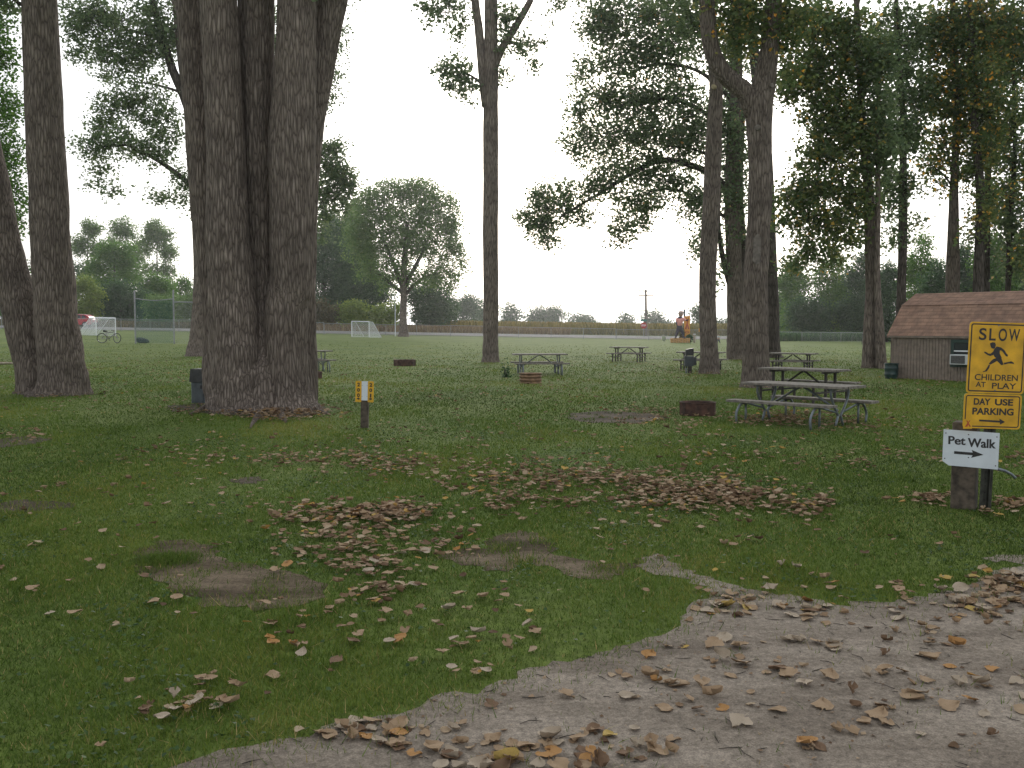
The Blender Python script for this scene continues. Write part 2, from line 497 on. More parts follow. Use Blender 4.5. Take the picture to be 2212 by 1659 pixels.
# ------------------------------------------------------------------ ground
RNG = np.random.default_rng(7)
def ground_mat():
    m, nt, b = new_mat('lawn_soil')
    b.inputs['Roughness'].default_value = 0.95
    b.inputs['Specular IOR Level'].default_value = 0.1
    t = nt.nodes.new('ShaderNodeTexCoord')
    def noise(s, d=6, rough=0.6):
        n = nt.nodes.new('ShaderNodeTexNoise'); n.inputs['Scale'].default_value = s
        n.inputs['Detail'].default_value = d; n.inputs['Roughness'].default_value = rough
        nt.links.new(t.outputs['Object'], n.inputs['Vector']); return n
    n1 = noise(0.35); n2 = noise(9.0, 8, 0.7); n3 = noise(60.0, 4)
    r1 = nt.nodes.new('ShaderNodeValToRGB')
    r1.color_ramp.elements[0].position = 0.33; r1.color_ramp.elements[0].color = (0.074, 0.116, 0.024, 1)
    r1.color_ramp.elements[1].position = 0.68; r1.color_ramp.elements[1].color = (0.130, 0.168, 0.040, 1)
    nt.links.new(n1.outputs['Fac'], r1.inputs['Fac'])
    r2 = nt.nodes.new('ShaderNodeValToRGB')
    r2.color_ramp.elements[0].position = 0.3; r2.color_ramp.elements[0].color = (0.62, 0.62, 0.60, 1)
    r2.color_ramp.elements[1].position = 0.7; r2.color_ramp.elements[1].color = (1.32, 1.3, 1.25, 1)
    nt.links.new(n2.outputs['Fac'], r2.inputs['Fac'])
    r3 = nt.nodes.new('ShaderNodeValToRGB')
    r3.color_ramp.elements[0].position = 0.3; r3.color_ramp.elements[0].color = (0.7, 0.7, 0.66, 1)
    r3.color_ramp.elements[1].position = 0.7; r3.color_ramp.elements[1].color = (1.2, 1.2, 1.2, 1)
    nt.links.new(n3.outputs['Fac'], r3.inputs['Fac'])
    mu = nt.nodes.new('ShaderNodeMix'); mu.data_type = 'RGBA'; mu.blend_type = 'MULTIPLY'; mu.inputs['Factor'].default_value = 1
    nt.links.new(r1.outputs['Color'], mu.inputs['A']); nt.links.new(r2.outputs['Color'], mu.inputs['B'])
    mu2 = nt.nodes.new('ShaderNodeMix'); mu2.data_type = 'RGBA'; mu2.blend_type = 'MULTIPLY'; mu2.inputs['Factor'].default_value = 1
    nt.links.new(mu.outputs['Result'], mu2.inputs['A']); nt.links.new(r3.outputs['Color'], mu2.inputs['B'])
    nt.links.new(mu2.outputs['Result'], b.inputs['Base Color'])
    bn = nt.nodes.new('ShaderNodeBump'); bn.inputs['Strength'].default_value = 0.6; bn.inputs['Distance'].default_value = 0.02
    nt.links.new(n2.outputs['Fac'], bn.inputs['Height']); nt.links.new(bn.outputs['Normal'], b.inputs['Normal'])
    return m
ground_mat()
def dirt_mat(name, c0, c1, c2):
    m, nt, b = new_mat(name)
    b.inputs['Roughness'].default_value = 0.95
    b.inputs['Specular IOR Level'].default_value = 0.1
    t = nt.nodes.new('ShaderNodeTexCoord')
    def noise(s, d, ro, sc=(1, 1, 1), rot=0):
        mp = nt.nodes.new('ShaderNodeMapping'); mp.inputs['Scale'].default_value = sc; mp.inputs['Rotation'].default_value = (0, 0, rot)
        nt.links.new(t.outputs['Object'], mp.inputs['Vector'])
        n = nt.nodes.new('ShaderNodeTexNoise'); n.inputs['Scale'].default_value = s; n.inputs['Detail'].default_value = d; n.inputs['Roughness'].default_value = ro
        nt.links.new(mp.outputs['Vector'], n.inputs['Vector']); return n
    a = noise(1.0, 5, 0.6, (0.75, 2.4, 1), rad(-38)); c = noise(28, 8, 0.75); d = noise(150, 3, 0.6)
    r = nt.nodes.new('ShaderNodeValToRGB')
    r.color_ramp.elements[0].position = 0.38; r.color_ramp.elements[0].color = (*c0, 1)
    r.color_ramp.elements[1].position = 0.62; r.color_ramp.elements[1].color = (*c2, 1)
    e = r.color_ramp.elements.new(0.5); e.color = (*c1, 1)
    nt.links.new(a.outputs['Fac'], r.inputs['Fac'])
    prev = r.outputs['Color']
    for n, lo, hi, p0, p1 in ((c, 0.55, 1.18, 0.32, 0.62), (d, 0.62, 1.2, 0.3, 0.65)):
        rr = nt.nodes.new('ShaderNodeValToRGB')
        rr.color_ramp.elements[0].position = p0; rr.color_ramp.elements[0].color = (lo, lo, lo, 1)
        rr.color_ramp.elements[1].position = p1; rr.color_ramp.elements[1].color = (hi, hi, hi, 1)
        nt.links.new(n.outputs['Fac'], rr.inputs['Fac'])
        mu = nt.nodes.new('ShaderNodeMix'); mu.data_type = 'RGBA'; mu.blend_type = 'MULTIPLY'; mu.inputs['Factor'].default_value = 1
        nt.links.new(prev, mu.inputs['A']); nt.links.new(rr.outputs['Color'], mu.inputs['B']); prev = mu.outputs['Result']
    nt.links.new(prev, b.inputs['Base Color'])
    bn = nt.nodes.new('ShaderNodeBump'); bn.inputs['Strength'].default_value = 0.7; bn.inputs['Distance'].default_value = 0.012
    nt.links.new(c.outputs['Fac'], bn.inputs['Height']); nt.links.new(bn.outputs['Normal'], b.inputs['Normal'])
    return m
dirt_mat('sand', (0.188, 0.154, 0.122), (0.250, 0.208, 0.166), (0.315, 0.265, 0.215))
dirt_mat('soil', (0.060, 0.046, 0.033), (0.092, 0.072, 0.053), (0.125, 0.10, 0.075))
dirt_mat('worn_soil', (0.066, 0.048, 0.030), (0.115, 0.086, 0.056), (0.18, 0.138, 0.094))
dirt_mat('gravel', (0.18, 0.172, 0.16), (0.22, 0.212, 0.20), (0.26, 0.25, 0.24))

xs = np.concatenate([-np.geomspace(3000, 160, 14), np.arange(-150, 151, 3), np.geomspace(160, 3000, 14)])
ys = np.concatenate([-np.geomspace(1500, 40, 8), np.arange(-30, 30, 3), np.arange(30, 142, 1.0), np.geomspace(145, 5000, 24)])
X, Yg = np.meshgrid(xs, ys)
V = np.stack([X.ravel(), Yg.ravel(), gz(X, Yg).ravel()], 1)
ni, nj = len(xs), len(ys)
ii, jj = np.meshgrid(np.arange(ni - 1), np.arange(nj - 1))
a = (jj * ni + ii).ravel()
tag(np_mesh('ground', V, np.stack([a, a + 1, a + ni + 1, a + ni], 1), 'lawn_soil', smooth=True), kind='structure')

def wobble(poly, step, amp, rng):
    out = []
    n = len(poly)
    for i in range(n):
        p, q = np.array(poly[i], float), np.array(poly[(i + 1) % n], float)
        L = np.linalg.norm(q - p); k = max(1, int(L / step))
        nrm = np.array([-(q - p)[1], (q - p)[0]]) / (L + 1e-9)
        for j in range(k):
            out.append(p + (q - p) * j / k + nrm * rng.normal(0, amp) * (1 if j else 0.3))
    return out
def inside(px, py, poly):
    """which points lie in the outline"""
    r = np.zeros(len(px), bool)
    poly = np.asarray(poly)
    x0, y0 = poly.min(0); x1, y1 = poly.max(0)
    c = np.where((px > x0) & (px < x1) & (py > y0) & (py < y1))[0]
    if not len(c): return r
    X, Yp = px[c], py[c]; s = np.zeros(len(c), bool)
    n = len(poly); j = n - 1
    for i in range(n):
        xi, yi = poly[i]; xj, yj = poly[j]
        if yi != yj:
            s ^= ((yi > Yp) != (yj > Yp)) & (X < (xj - xi) * (Yp - yi) / (yj - yi) + xi)
        j = i
    r[c] = s
    return r
DIRT = []
def soil_sheet(name, pts, mat, amp=0.03, step=0.07, lift=0.004, keep=0.05, extra=None, world=None):
    w = [G(*p)[:2] for p in pts] + (world or [])
    w = wobble(w, step, amp, RNG)
    mb = MB()
    tri = tessellate_polygon([[Vector((p[0], p[1], 0)) for p in w]])
    mb.add([(p[0], p[1], float(gz(p[0], p[1])) + lift) for p in w], [tuple(t) for t in tri])
    o = mb.build(name, mat)
    for f in o.data.polygons:
        if f.normal.z < 0: f.flip()
    DIRT.append((np.array(w), keep))
    return tag(o, kind='structure')
soil_sheet('gravel_drive', [(2212, 1222), (2160, 1232), (2125, 1248), (2085, 1268), (2010, 1292), (1930, 1302), (1870, 1300), (1840, 1312), (1790, 1306),
    (1725, 1290), (1660, 1280), (1610, 1272), (1560, 1258), (1500, 1240), (1455, 1215), (1420, 1196), (1385, 1205), (1375, 1222), (1400, 1236), (1470, 1250), (1530, 1268), (1545, 1282),
    (1505, 1296), (1478, 1325), (1470, 1352), (1440, 1372), (1380, 1384), (1330, 1398), (1275, 1418), (1180, 1440), (1120, 1468), (1050, 1484), (985, 1496), (930, 1508), (905, 1528), (860, 1545),
    (740, 1556), (700, 1572), (672, 1592), (600, 1600), (545, 1612), (480, 1622), (420, 1640), (365, 1660)], 'sand', 0.032, 0.06, 0.004, 0.02,
    world=[(-1.9, 2.2), (-3.2, -4), (14, -4), (14, 8.3), (8, 7.2)])
soil_sheet('bare_soil', [(282, 1196), (330, 1172), (400, 1166), (455, 1178), (480, 1206), (520, 1216), (560, 1226), (640, 1240), (708, 1262), (700, 1290), (660, 1304), (590, 1314), (500, 1312), (430, 1304), (385, 1285), (366, 1262), (300, 1240)], 'worn_soil', 0.035, keep=0.24)
soil_sheet('bare_soil', [(940, 1204), (990, 1186), (1050, 1186), (1062, 1160), (1120, 1146), (1165, 1152), (1185, 1180), (1200, 1200), (1260, 1210), (1340, 1216), (1388, 1206), (1380, 1228), (1350, 1244), (1290, 1252), (1228, 1246), (1190, 1222), (1130, 1212), (1098, 1236), (1040, 1226), (985, 1217)], 'worn_soil', 0.04, lift=0.003, keep=0.42)
soil_sheet('bare_soil', [(-10, 1088), (60, 1080), (150, 1086), (165, 1098), (60, 1106), (-10, 1106)], 'soil', keep=0.2)
soil_sheet('bare_soil', [(1230, 893), (1300, 888), (1400, 893), (1450, 902), (1380, 914), (1280, 914), (1225, 905)], 'soil', keep=0.4)
soil_sheet('bare_soil', [(2118, 1206), (2150, 1199), (2230, 1201), (2230, 1217), (2150, 1216)], 'sand', keep=0.05)
soil_sheet('bare_soil', [(-10, 948), (60, 942), (110, 950), (60, 962), (-10, 968)], 'soil', keep=0.2)
soil_sheet('bare_soil', [(430, 892), (530, 900), (640, 902), (715, 890), (690, 872), (430, 868)], 'soil', keep=0.15)
soil_sheet('bare_soil', [(500, 1036), (560, 1030), (575, 1040), (520, 1046)], 'soil', keep=0.2)
soil_sheet('bare_soil', [(360, 876), (430, 872), (440, 884), (370, 890)], 'soil', keep=0.3)

# ------------------------------------------------------------------ road beyond the field
rx = np.arange(-140, 37, 4.0)
def strip(name, y0, y1, dz, mat, n=5, x=rx, slope=0.0):
    yy = np.linspace(y0, y1, n)
    A, B = np.meshgrid(x, yy)
    V = np.stack([A.ravel(), (B + slope * A).ravel(), (gz(A, B + slope * A) + dz).ravel()], 1)
    nx = len(x); i, j = np.meshgrid(np.arange(nx - 1), np.arange(n - 1)); a = (j * nx + i).ravel()
    return np_mesh(name, V, np.stack([a, a + 1, a + nx + 1, a + nx], 1), mat)
tag(strip('road', 113.5, 125.5, 0.05, 'gravel', 14), kind='structure')

# ------------------------------------------------------------------ grass
def vnoise(x, y, s, seed):
    r = np.random.default_rng(seed); o = np.zeros_like(x)
    for k in range(6):
        a = r.uniform(0, 6.28); f = s * r.uniform(0.6, 1.7)
        o += np.sin((x * math.cos(a) + y * math.sin(a)) * f + r.uniform(0, 6.28))
    return o / 3.0
def grass():
    rng = np.random.default_rng(11)
    PX = []; 
    kn = np.log([2.6, 3.4, 4.8, 6.2, 8, 10.5, 14, 19, 27, 38, 53, 85]); kd = np.log([11500, 11000, 9000, 7000, 4400, 2300, 1100, 460, 180, 75, 28, 6])
    ed = np.geomspace(2.6, 85, 90)
    bins = [(p, q, math.exp(np.interp(math.log((p + q) / 2), kn, kd))) for p, q in zip(ed[:-1], ed[1:])]
    xs_, ys_ = [], []
    for y0, y1, d in bins:
        mg = 2.2 / y1 if y1 < 20 else .06
        t0, t1 = -0.55 - mg, 0.55 + mg
        area = (t1 - t0) * (y1 * y1 - y0 * y0) / 2
        n = int(area * d)
        y = np.sqrt(rng.uniform(y0 * y0, y1 * y1, n)); x = y * rng.uniform(t0, t1, n)
        xs_.append(x); ys_.append(y)
    x = np.concatenate(xs_); y = np.concatenate(ys_)
    fade = rng.random(len(x)) < np.clip((85 - y) / 45.0, 0, 1); x, y = x[fade], y[fade]
    pn = vnoise(x, y, 2.3, 3); pf = vnoise(x, y, 9.0, 4)
    keep = rng.random(len(x)) < np.clip(0.86 + 0.22 * pn + 0.18 * pf, 0.25, 1)
    edge = np.zeros(len(x), bool)
    for poly, kp in DIRT:
        so = np.where(rng.random(len(x)) < 0.55, 0.05, 0.17)
        ox = x + rng.normal(0, 1, len(x)) * so; oy = y + rng.normal(0, 1, len(x)) * so
        ins = inside(ox, oy, poly)
        edge |= inside(x + rng.normal(0, .10, len(x)), y + rng.normal(0, .12, len(x)), poly) & (rng.random(len(x)) < .5)
        keep &= ~ins | (rng.random(len(x)) < kp * np.clip(0.5 + pf * 1.6, 0, 2.5))
    # tuft of grass inside the largest bare patch
    tx, ty = G(360, 1212)[:2]
    m = 2600
    gx = tx + rng.normal(0, 0.10, m); gy = ty + rng.normal(0, 0.10, m)
    edge = np.concatenate([edge[keep], np.ones(m, bool)]); x = np.concatenate([x[keep], gx]); y = np.concatenate([y[keep], gy]); pn = np.concatenate([pn[keep], np.zeros(m)]); pf = np.concatenate([pf[keep], np.zeros(m)])
    n = len(x)
    wd = 0.0021 * np.maximum(1, y / 5.0) * rng.uniform(0.7, 1.4, n)
    h = rng.uniform(0.010, 0.032, n) * (1 + 0.25 * pn) * np.where(rng.random(n) < 0.06, 1.6, 1) * np.where(edge, 1.6, 1) * np.where(vnoise(x, y, 5.0, 31) > 0.75, 1.5, 1) * np.clip(1 + (y - 8) / 40, 1, 1.4)
    an = rng.uniform(0, 2 * math.pi, n); lean = rng.normal(0, 0.9, n) * h; la = rng.uniform(0, 6.28, n)
    z = gz(x, y)
    bx, by = np.cos(an) * wd, np.sin(an) * wd
    V = np.empty((n, 3, 3), np.float32)
    V[:, 0] = np.stack([x - bx, y - by, z], 1); V[:, 1] = np.stack([x + bx, y + by, z], 1)
    V[:, 2] = np.stack([x + np.cos(la) * lean, y + np.sin(la) * lean, z + h], 1)
    tint = np.clip(0.42 + 0.16 * pn + 0.10 * pf + 0.15 * np.clip((y - 15) / 25, 0, 1) + 0.20 * vnoise(x, y, 0.7, 6) + rng.normal(0, 0.17, n) * np.clip(1.3 - y / 30, .35, 1), 0, 0.88)
    dead = rng.random(n) < np.clip(0.07 + 0.08 * vnoise(x, y, 1.3, 8), 0.01, 0.3) / (1 + (y / 9) ** 2)
    tint[dead] = rng.uniform(0.9, 1, dead.sum())
    fc = np.arange(n * 3).reshape(n, 3)
    o = np_mesh('grass', V.reshape(-1, 3), fc, 'grass_blade', tint=tint, nv=3)
    tag(o, 'short mown green grass of the campground lawn', 'grass', kind='stuff')
    # clover and plantain among the grass
    m = 26000; y2 = np.sqrt(rng.uniform(3.0 ** 2, 15.0 ** 2, m)); x2 = y2 * rng.uniform(-.62, .6, m)
    k = (vnoise(x2, y2, 2.8, 17) > 0.25) | (rng.random(m) < .12)
    for poly, kp in DIRT: k &= ~inside(x2, y2, poly)
    x2, y2 = x2[k], y2[k]; m = len(x2)
    C_ = np.stack([x2, y2, gz(x2, y2) + rng.uniform(.012, .032, m)], 1)
    V2 = leaves(C_, .026, rng, 2.5)
    tag(np_mesh('clover', V2, np.arange(m * 4).reshape(-1, 4), 'clover_leaf', None, np.clip(rng.normal(.45, .2, m), 0, 1)), 'low dark clover leaves mixed into the near lawn', 'clover', kind='stuff')
    print('grass blades', n)

# ------------------------------------------------------------------ trees
def stem(name, pts, Y, parent, mat, n=20, rings=40, seed=0, lobes=0.10, ground=True, rough=0.035):
    """a trunk or leader from places in the photograph: (px, py, width px[, metres further back])"""
    rng = np.random.default_rng(seed)
    C = []; R = []
    for p in pts:
        dy = p[3] if len(p) > 3 else 0.0
        C.append(P(p[0], p[1], Y + dy)); R.append(p[2] / 2 * (Y + dy) / F)
    if ground:
        g = C[0].copy(); g[2] = float(gz(g[0], g[1])) - 0.12
        C = [g] + C; R = [R[0] * 1.04] + R
    Q = catmull([np.append(c, r) for c, r in zip(C, R)], rings)
    ctr = [q[:3] for q in Q]; rr = [max(q[3], 0.01) for q in Q]
    z0 = ctr[0][2]
    ph = rng.uniform(0, 6.28, 6)
    J = rng.normal(0, rough, (rings, n))
    J = (J + np.roll(J, 1, 1) + np.roll(J, -1, 1) + np.vstack([J[1:], J[-1:]]) + np.vstack([J[:1], J[:-1]])) / 2.5
    def jit(i, k):
        th = 2 * math.pi * k / n; h = ctr[i][2] - z0
        e = math.exp(-h / 0.45) if ground else 0
        return 1 + 0.03 * math.sin(2 * th + ph[0] + h * 0.6) + 0.02 * math.sin(3 * th + ph[1] - h) + lobes * e * (math.sin(5 * th + ph[2]) + 0.6 * math.sin(8 * th + ph[3])) + J[i, k]
    mb = MB(); mb.tube(ctr, rr, n, True, jit)
    return mb.build(name, mat, parent, smooth=True)
def limb(pts, Y, parent, mat, n=8, rings=14, name='limb', seed=0):
    return stem(name, pts, Y, parent, mat, n, rings, seed, 0, False, 0.03)
def leaves(C, size, rng, flat=0.35):
    """kite-shaped leaf faces at the given centres"""
    n = len(C)
    nrm = rng.normal(size=(n, 3)); nrm[:, 2] += flat * np.sign(nrm[:, 2]); nrm /= np.linalg.norm(nrm, axis=1)[:, None]
    ax = rng.normal(size=(n, 3)); ax[:, 2] -= 0.5
    ax -= nrm * (ax * nrm).sum(1)[:, None]; ax /= np.linalg.norm(ax, axis=1)[:, None] + 1e-9
    sd = np.cross(nrm, ax)
    s = size * rng.uniform(0.7, 1.25, n)[:, None]
    V = np.empty((n, 4, 3))
    V[:, 0] = C - ax * s * 0.5; V[:, 1] = C - ax * s * 0.12 + sd * s * 0.45 + nrm * s * 0.08
    V[:, 2] = C + ax * s * 0.55; V[:, 3] = C - ax * s * 0.12 - sd * s * 0.45 + nrm * s * 0.08
    return V.reshape(-1, 3)
grass()
DENS = 1.55
def crown(parent, Y, ells, n, size, mat, seed, sigma=0.26, upper=(), p_turn=0.0, twigs=0.5, per=18, twig_r=0.011, name='crown'):
    rng = np.random.default_rng(seed)
    area = np.array([e[2] * e[3] * (e[4] if len(e) > 4 else 1.0) for e in ells], float)
    area = area / area.sum()
    allC = []; tint = []; sizes = []
    tw = MB()
    sc = Y / F
    for e, a in zip(ells, area):
        k = max(2, int(DENS * n * a / per))
        c = P(e[0], e[1], Y + (e[5] if len(e) > 5 else 0))
        r = np.array([e[2] * sc, min(max(e[2], e[3]) * sc, 4.5) * 0.7, e[3] * sc])
        d = rng.normal(size=(k, 3)); d /= np.linalg.norm(d, axis=1)[:, None]
        sub = c + d * (rng.random(k) ** 0.42)[:, None] * r
        m = rng.poisson(per, k)
        idx = np.repeat(np.arange(k), m)
        off = np.clip(rng.normal(size=(len(idx), 3)), -1.7, 1.7) * np.array([1, 1, 0.75]) * (sigma * rng.uniform(0.6, 1.4, k))[idx][:, None]
        allC.append(sub[idx] + off)
        tb = rng.normal(0.45, 0.10, k)
        t = np.clip(tb[idx] + rng.normal(0, 0.14, len(idx)), 0, 0.9)
        if p_turn:
            pt = np.clip(p_turn * rng.gamma(0.5, 2.0, k), 0, 0.5)
            y = rng.random(len(idx)) < pt[idx]
            t[y] = rng.uniform(0.88, 1.0, y.sum())
        tint.append(t); sizes.append(np.full(len(idx), size))
        if twigs:
            for s in sub[rng.random(k) < twigs]:
                b = c + (s - c) * rng.uniform(0.0, 0.55) + np.array([0, 0, -0.1])
                mid = (b + s) / 2 + rng.normal(0, 0.08, 3) + np.array([0, 0, 0.06])
                tw.tube([b, mid, s], [twig_r * 1.5, twig_r, twig_r * 0.5], 3, False)
    for (x, y, z, ax_, ay_, az_, m) in upper:
        k = max(3, m // 30)
        d = rng.normal(size=(k, 3)); d /= np.linalg.norm(d, axis=1)[:, None]
        sub = np.array([x, y, z]) + d * (rng.random(k) ** 0.4)[:, None] * np.array([ax_, ay_, az_])
        idx = np.repeat(np.arange(k), 30)
        allC.append(sub[idx] + rng.normal(size=(len(idx), 3)) * 0.5); tint.append(np.clip(rng.normal(0.45, 0.15, len(idx)), 0, 0.9)); sizes.append(np.full(len(idx), 0.27))
    C = np.concatenate(allC); t = np.concatenate(tint); s = np.concatenate(sizes)
    V = leaves(C, 1.0, rng)
    V = (V.reshape(-1, 4, 3) - C[:, None]) * s[:, None, None] + C[:, None]
    V = V.reshape(-1, 3)
    np_mesh(name, V, np.arange(len(V)).reshape(-1, 4), mat, parent, t)
    if tw.v:
        tag(tw.build('twigs', 'bark_dark', parent), kind='stuff')
def tree(label, base_px, Y, group='poplars of the campground grove', name='poplar_tree'):
    return empty(name, onground(base_px, Y), label, 'tree', group)

# --- two-stemmed tree at the left edge
t = tree('thick two-stemmed poplar at the left edge, one stem leaning out of view', 118, 22.9)
stem('trunk', [(132, 860, 150), (134, 844, 116), (133, 800, 96), (124, 720, 87), (116, 620, 84), (106, 440, 80), (95, 250, 77), (85, 0, 70), (78, -250, 60), (70, -600, 40)], 22.9, t, 'bark_near', 24, 50, 1)
stem('trunk', [(84, 852, 92), (76, 800, 80), (61, 740, 74), (38, 650, 72), (8, 540, 72), (-14, 423, 70), (-36, 310, 68), (-75, 100, 60), (-120, -150, 50), (-170, -450, 34)], 22.9 + 0.5, t, 'bark_near', 22, 40, 2)
limb([(88, 25, 12), (60, 14, 9), (35, 3, 7), (0, -30, 5)], 22.9, t, 'bark_dark')
crown(t, 22.9, [(15, 4, 20, 14), (5, 20, 14, 14), (-20, -20, 40, 40)], 420, 0.11, 'leaf_poplar', 5, upper=[(-12, 23, 15, 5.5, 5, 5, 2600)])
# --- four-stemmed clump
t = tree('huge poplar clump whose several grey stems rise from one flared base', 560, 18.6, name='poplar_clump')
Yc = 18.6
stem('trunk', [(526, 904, 176), (520, 882, 156), (516, 850, 138), (514, 800, 124), (509, 720, 112), (501, 610, 100), (491, 440, 86), (484, 220, 78), (473, 0, 76), (466, -250, 66), (455, -600, 45)], Yc, t, 'bark_near', 26, 60, 3, 0.07)
stem('trunk', [(624, 902, 146), (622, 876, 120), (620, 840, 100), (617, 760, 94), (620, 650, 94), (629, 590, 95), (632, 331, 96), (638, 150, 84), (640, 0, 76), (644, -300, 62), (650, -600, 44)], Yc + 0.05, t, 'bark_near', 24, 60, 4, 0.07)
stem('trunk', [(569, 894, 84, -0.22), (568, 850, 70, -0.20), (567, 800, 60, -0.12), (566, 760, 54, 0.08), (563, 610, 56, 0.42), (559, 440, 58, 0.5), (553, 0, 74, 0.55), (552, -300, 66, 0.6), (550, -600, 44, .8)], Yc, t, 'bark_near', 20, 44, 5, 0.03)
stem('trunk', [(500, 860, 110, 0.9), (490, 760, 96, 0.9), (468, 620, 74, 0.9), (442, 400, 66, 0.9), (428, 220, 62, 0.9), (410, 0, 58, 1.0), (385, -300, 48, 1.2), (350, -600, 34, 1.4)], Yc, t, 'bark_near', 20, 44, 6, 0.03)
stem('trunk', [(640, 860, 92, 0.8), (646, 700, 72, 0.8), (651, 560, 62, 0.8), (662, 368, 60, 0.8), (680, 200, 62, 0.8), (717, 0, 66, 0.8), (775, -250, 54, 0.8), (860, -600, 36, 0.8)], Yc, t, 'bark_near', 20, 44, 7, 0.03)
for pp in ([(570, 888, 20), (556, 902, 16), (546, 916, 9), (541, 926, 4)], [(664, 880, 22), (690, 890, 14), (712, 897, 5)], [(455, 880, 24), (432, 889, 15), (410, 896, 5)], [(600, 885, 22), (612, 905, 14), (618, 914, 5)]):
    q = [G(a, b) for a, b, w in pp]
    MB().tube(catmull([p + np.array([0, 0, 0.012]) for p in q], 9), list(np.interp(np.linspace(0, 1, 9), np.linspace(0, 1, len(pp)), [w / 2 * p[1] / F for (a, b, w), p in zip(pp, q)])), 8).build('root', 'bark_near', t, smooth=True)
crown(t, Yc, [(590, -60, 60, 50), (700, -70, 90, 50)], 300, 0.11, 'leaf_poplar', 6, upper=[(-4.5, 19.5, 16, 6.5, 6, 5.5, 3600)])
# --- tree behind the clump with the hanging left foliage
t = tree('large poplar behind the clump, its leafy limbs spreading left against the sky', 440, 50)
stem('trunk', [(440, 768, 84), (440, 750, 66), (443, 680, 56), (446, 588, 52), (436, 331, 56), (420, 184, 56), (400, 0, 54), (380, -200, 46), (360, -420, 30)], 50, t, 'bark_mid', 20, 44, 8, 0.10)
limb([(428, 300, 20), (398, 210, 19), (372, 148, 18), (352, 80, 16), (332, 10, 14), (315, -60, 10)], 50, t, 'bark_dark')
limb([(430, 425, 15), (408, 397, 12), (370, 366, 10), (330, 340, 8), (295, 325, 7), (272, 313, 5), (215, 318, 3)], 50, t, 'bark_dark')
limb([(375, 150, 10), (345, 92, 6), (322, 76, 5), (280, 66, 3)], 50, t, 'bark_dark')
limb([(418, 212, 8), (370, 192, 5), (320, 180, 4), (285, 178, 2)], 50, t, 'bark_dark')
crown(t, 50, [(250, 45, 110, 75), (310, 110, 80, 65), (180, 40, 55, 55), (165, 115, 38, 25), (360, 60, 50, 70), (245, 135, 70, 40), (300, 215, 75, 55), (350, 270, 50, 60), (235, 235, 45, 35), (260, 310, 80, 40), (190, 315, 48, 28), (225, 270, 45, 25), (340, 330, 50, 40),
    (212, 372, 35, 32, 0.7), (240, 410, 30, 28, 0.6), (196, 398, 14, 22, 0.6), (362, 428, 38, 18, 0.8), (330, 415, 22, 14, 0.6), (392, 400, 24, 50), (408, 450, 14, 22, 0.6), (600, 130, 60, 130), (718, 130, 28, 95, 0.9), (738, 70, 16, 45, 0.6), (700, 220, 20, 40, 0.6), (760, 6, 16, 12, 0.7)],
    19000, 0.145, 'leaf_poplar', 7, upper=[(-17, 51, 22, 6, 5, 5, 1800)])
# --- thin trunk just right of the clump
t = tree('thin dark trunk just right of the big clump, with a round leafy top', 672, 47)
stem('trunk', [(672, 776, 14), (672, 700, 11), (671, 600, 10), (672, 500, 10), (680, 400, 9), (694, 330, 6)], 47, t, 'bark_dark', 10, 24, 9, 0.05)
limb([(673, 480, 5), (700, 430, 4), (735, 390, 3), (760, 380, 2)], 47, t, 'bark_dark')
crown(t, 47, [(710, 350, 42, 48), (738, 385, 38, 38), (700, 430, 34, 50), (690, 500, 18, 40, 0.7), (722, 318, 22, 20), (765, 408, 22, 26, 0.8), (735, 440, 30, 30, 0.8)], 3600, 0.14, 'leaf_poplar', 8, sigma=0.22)
# --- leafy trees past the left edge
t = tree('yellow green leafy tree at the far left behind the two-stemmed poplar', -70, 44)
stem('trunk', [(-60, 780, 40), (-62, 700, 30), (-60, 400, 26), (-55, 50, 18), (-50, -200, 10)], 44, t, 'bark_mid', 12, 24, 10)
crown(t, 44, [(-40, 60, 70, 90), (0, 220, 50, 70), (20, 340, 40, 60), (0, 130, 34, 50), (28, 420, 30, 50), (45, 470, 22, 50, 0.7), (12, 480, 30, 50), (8, 40, 16, 40, 0.6), (-50, 300, 70, 120)], 6500, 0.15, 'leaf_mid', 9, p_turn=0.0)
# --- lone tree in the middle
t = tree('straight lone poplar in the middle, forking high into three leaders', 1060, 43.5)
stem('trunk', [(1060, 784, 46), (1060, 775, 38), (1060, 740, 34), (1060, 640, 33), (1060, 400, 32), (1060, 235, 33), (1060, 150, 31), (1061, 0, 26), (1062, -200, 22), (1064, -500, 12)], 43.5, t, 'bark_mid', 20, 60, 11, 0.06)
limb([(1052, 230, 22), (1043, 160, 20), (1034, 60, 18), (1026, 0, 17), (1010, -160, 12)], 43.5, t, 'bark_mid', 12, 20)
limb([(1066, 148, 20), (1082, 108, 17), (1112, 60, 15), (1146, 0, 13), (1190, -100, 8)], 43.5, t, 'bark_mid', 12, 20)
limb([(1050, 190, 6), (1010, 160, 4), (960, 158, 2)], 43.5, t, 'bark_dark')
limb([(1095, 90, 5), (1120, 100, 3), (1140, 120, 2)], 43.5, t, 'bark_dark')
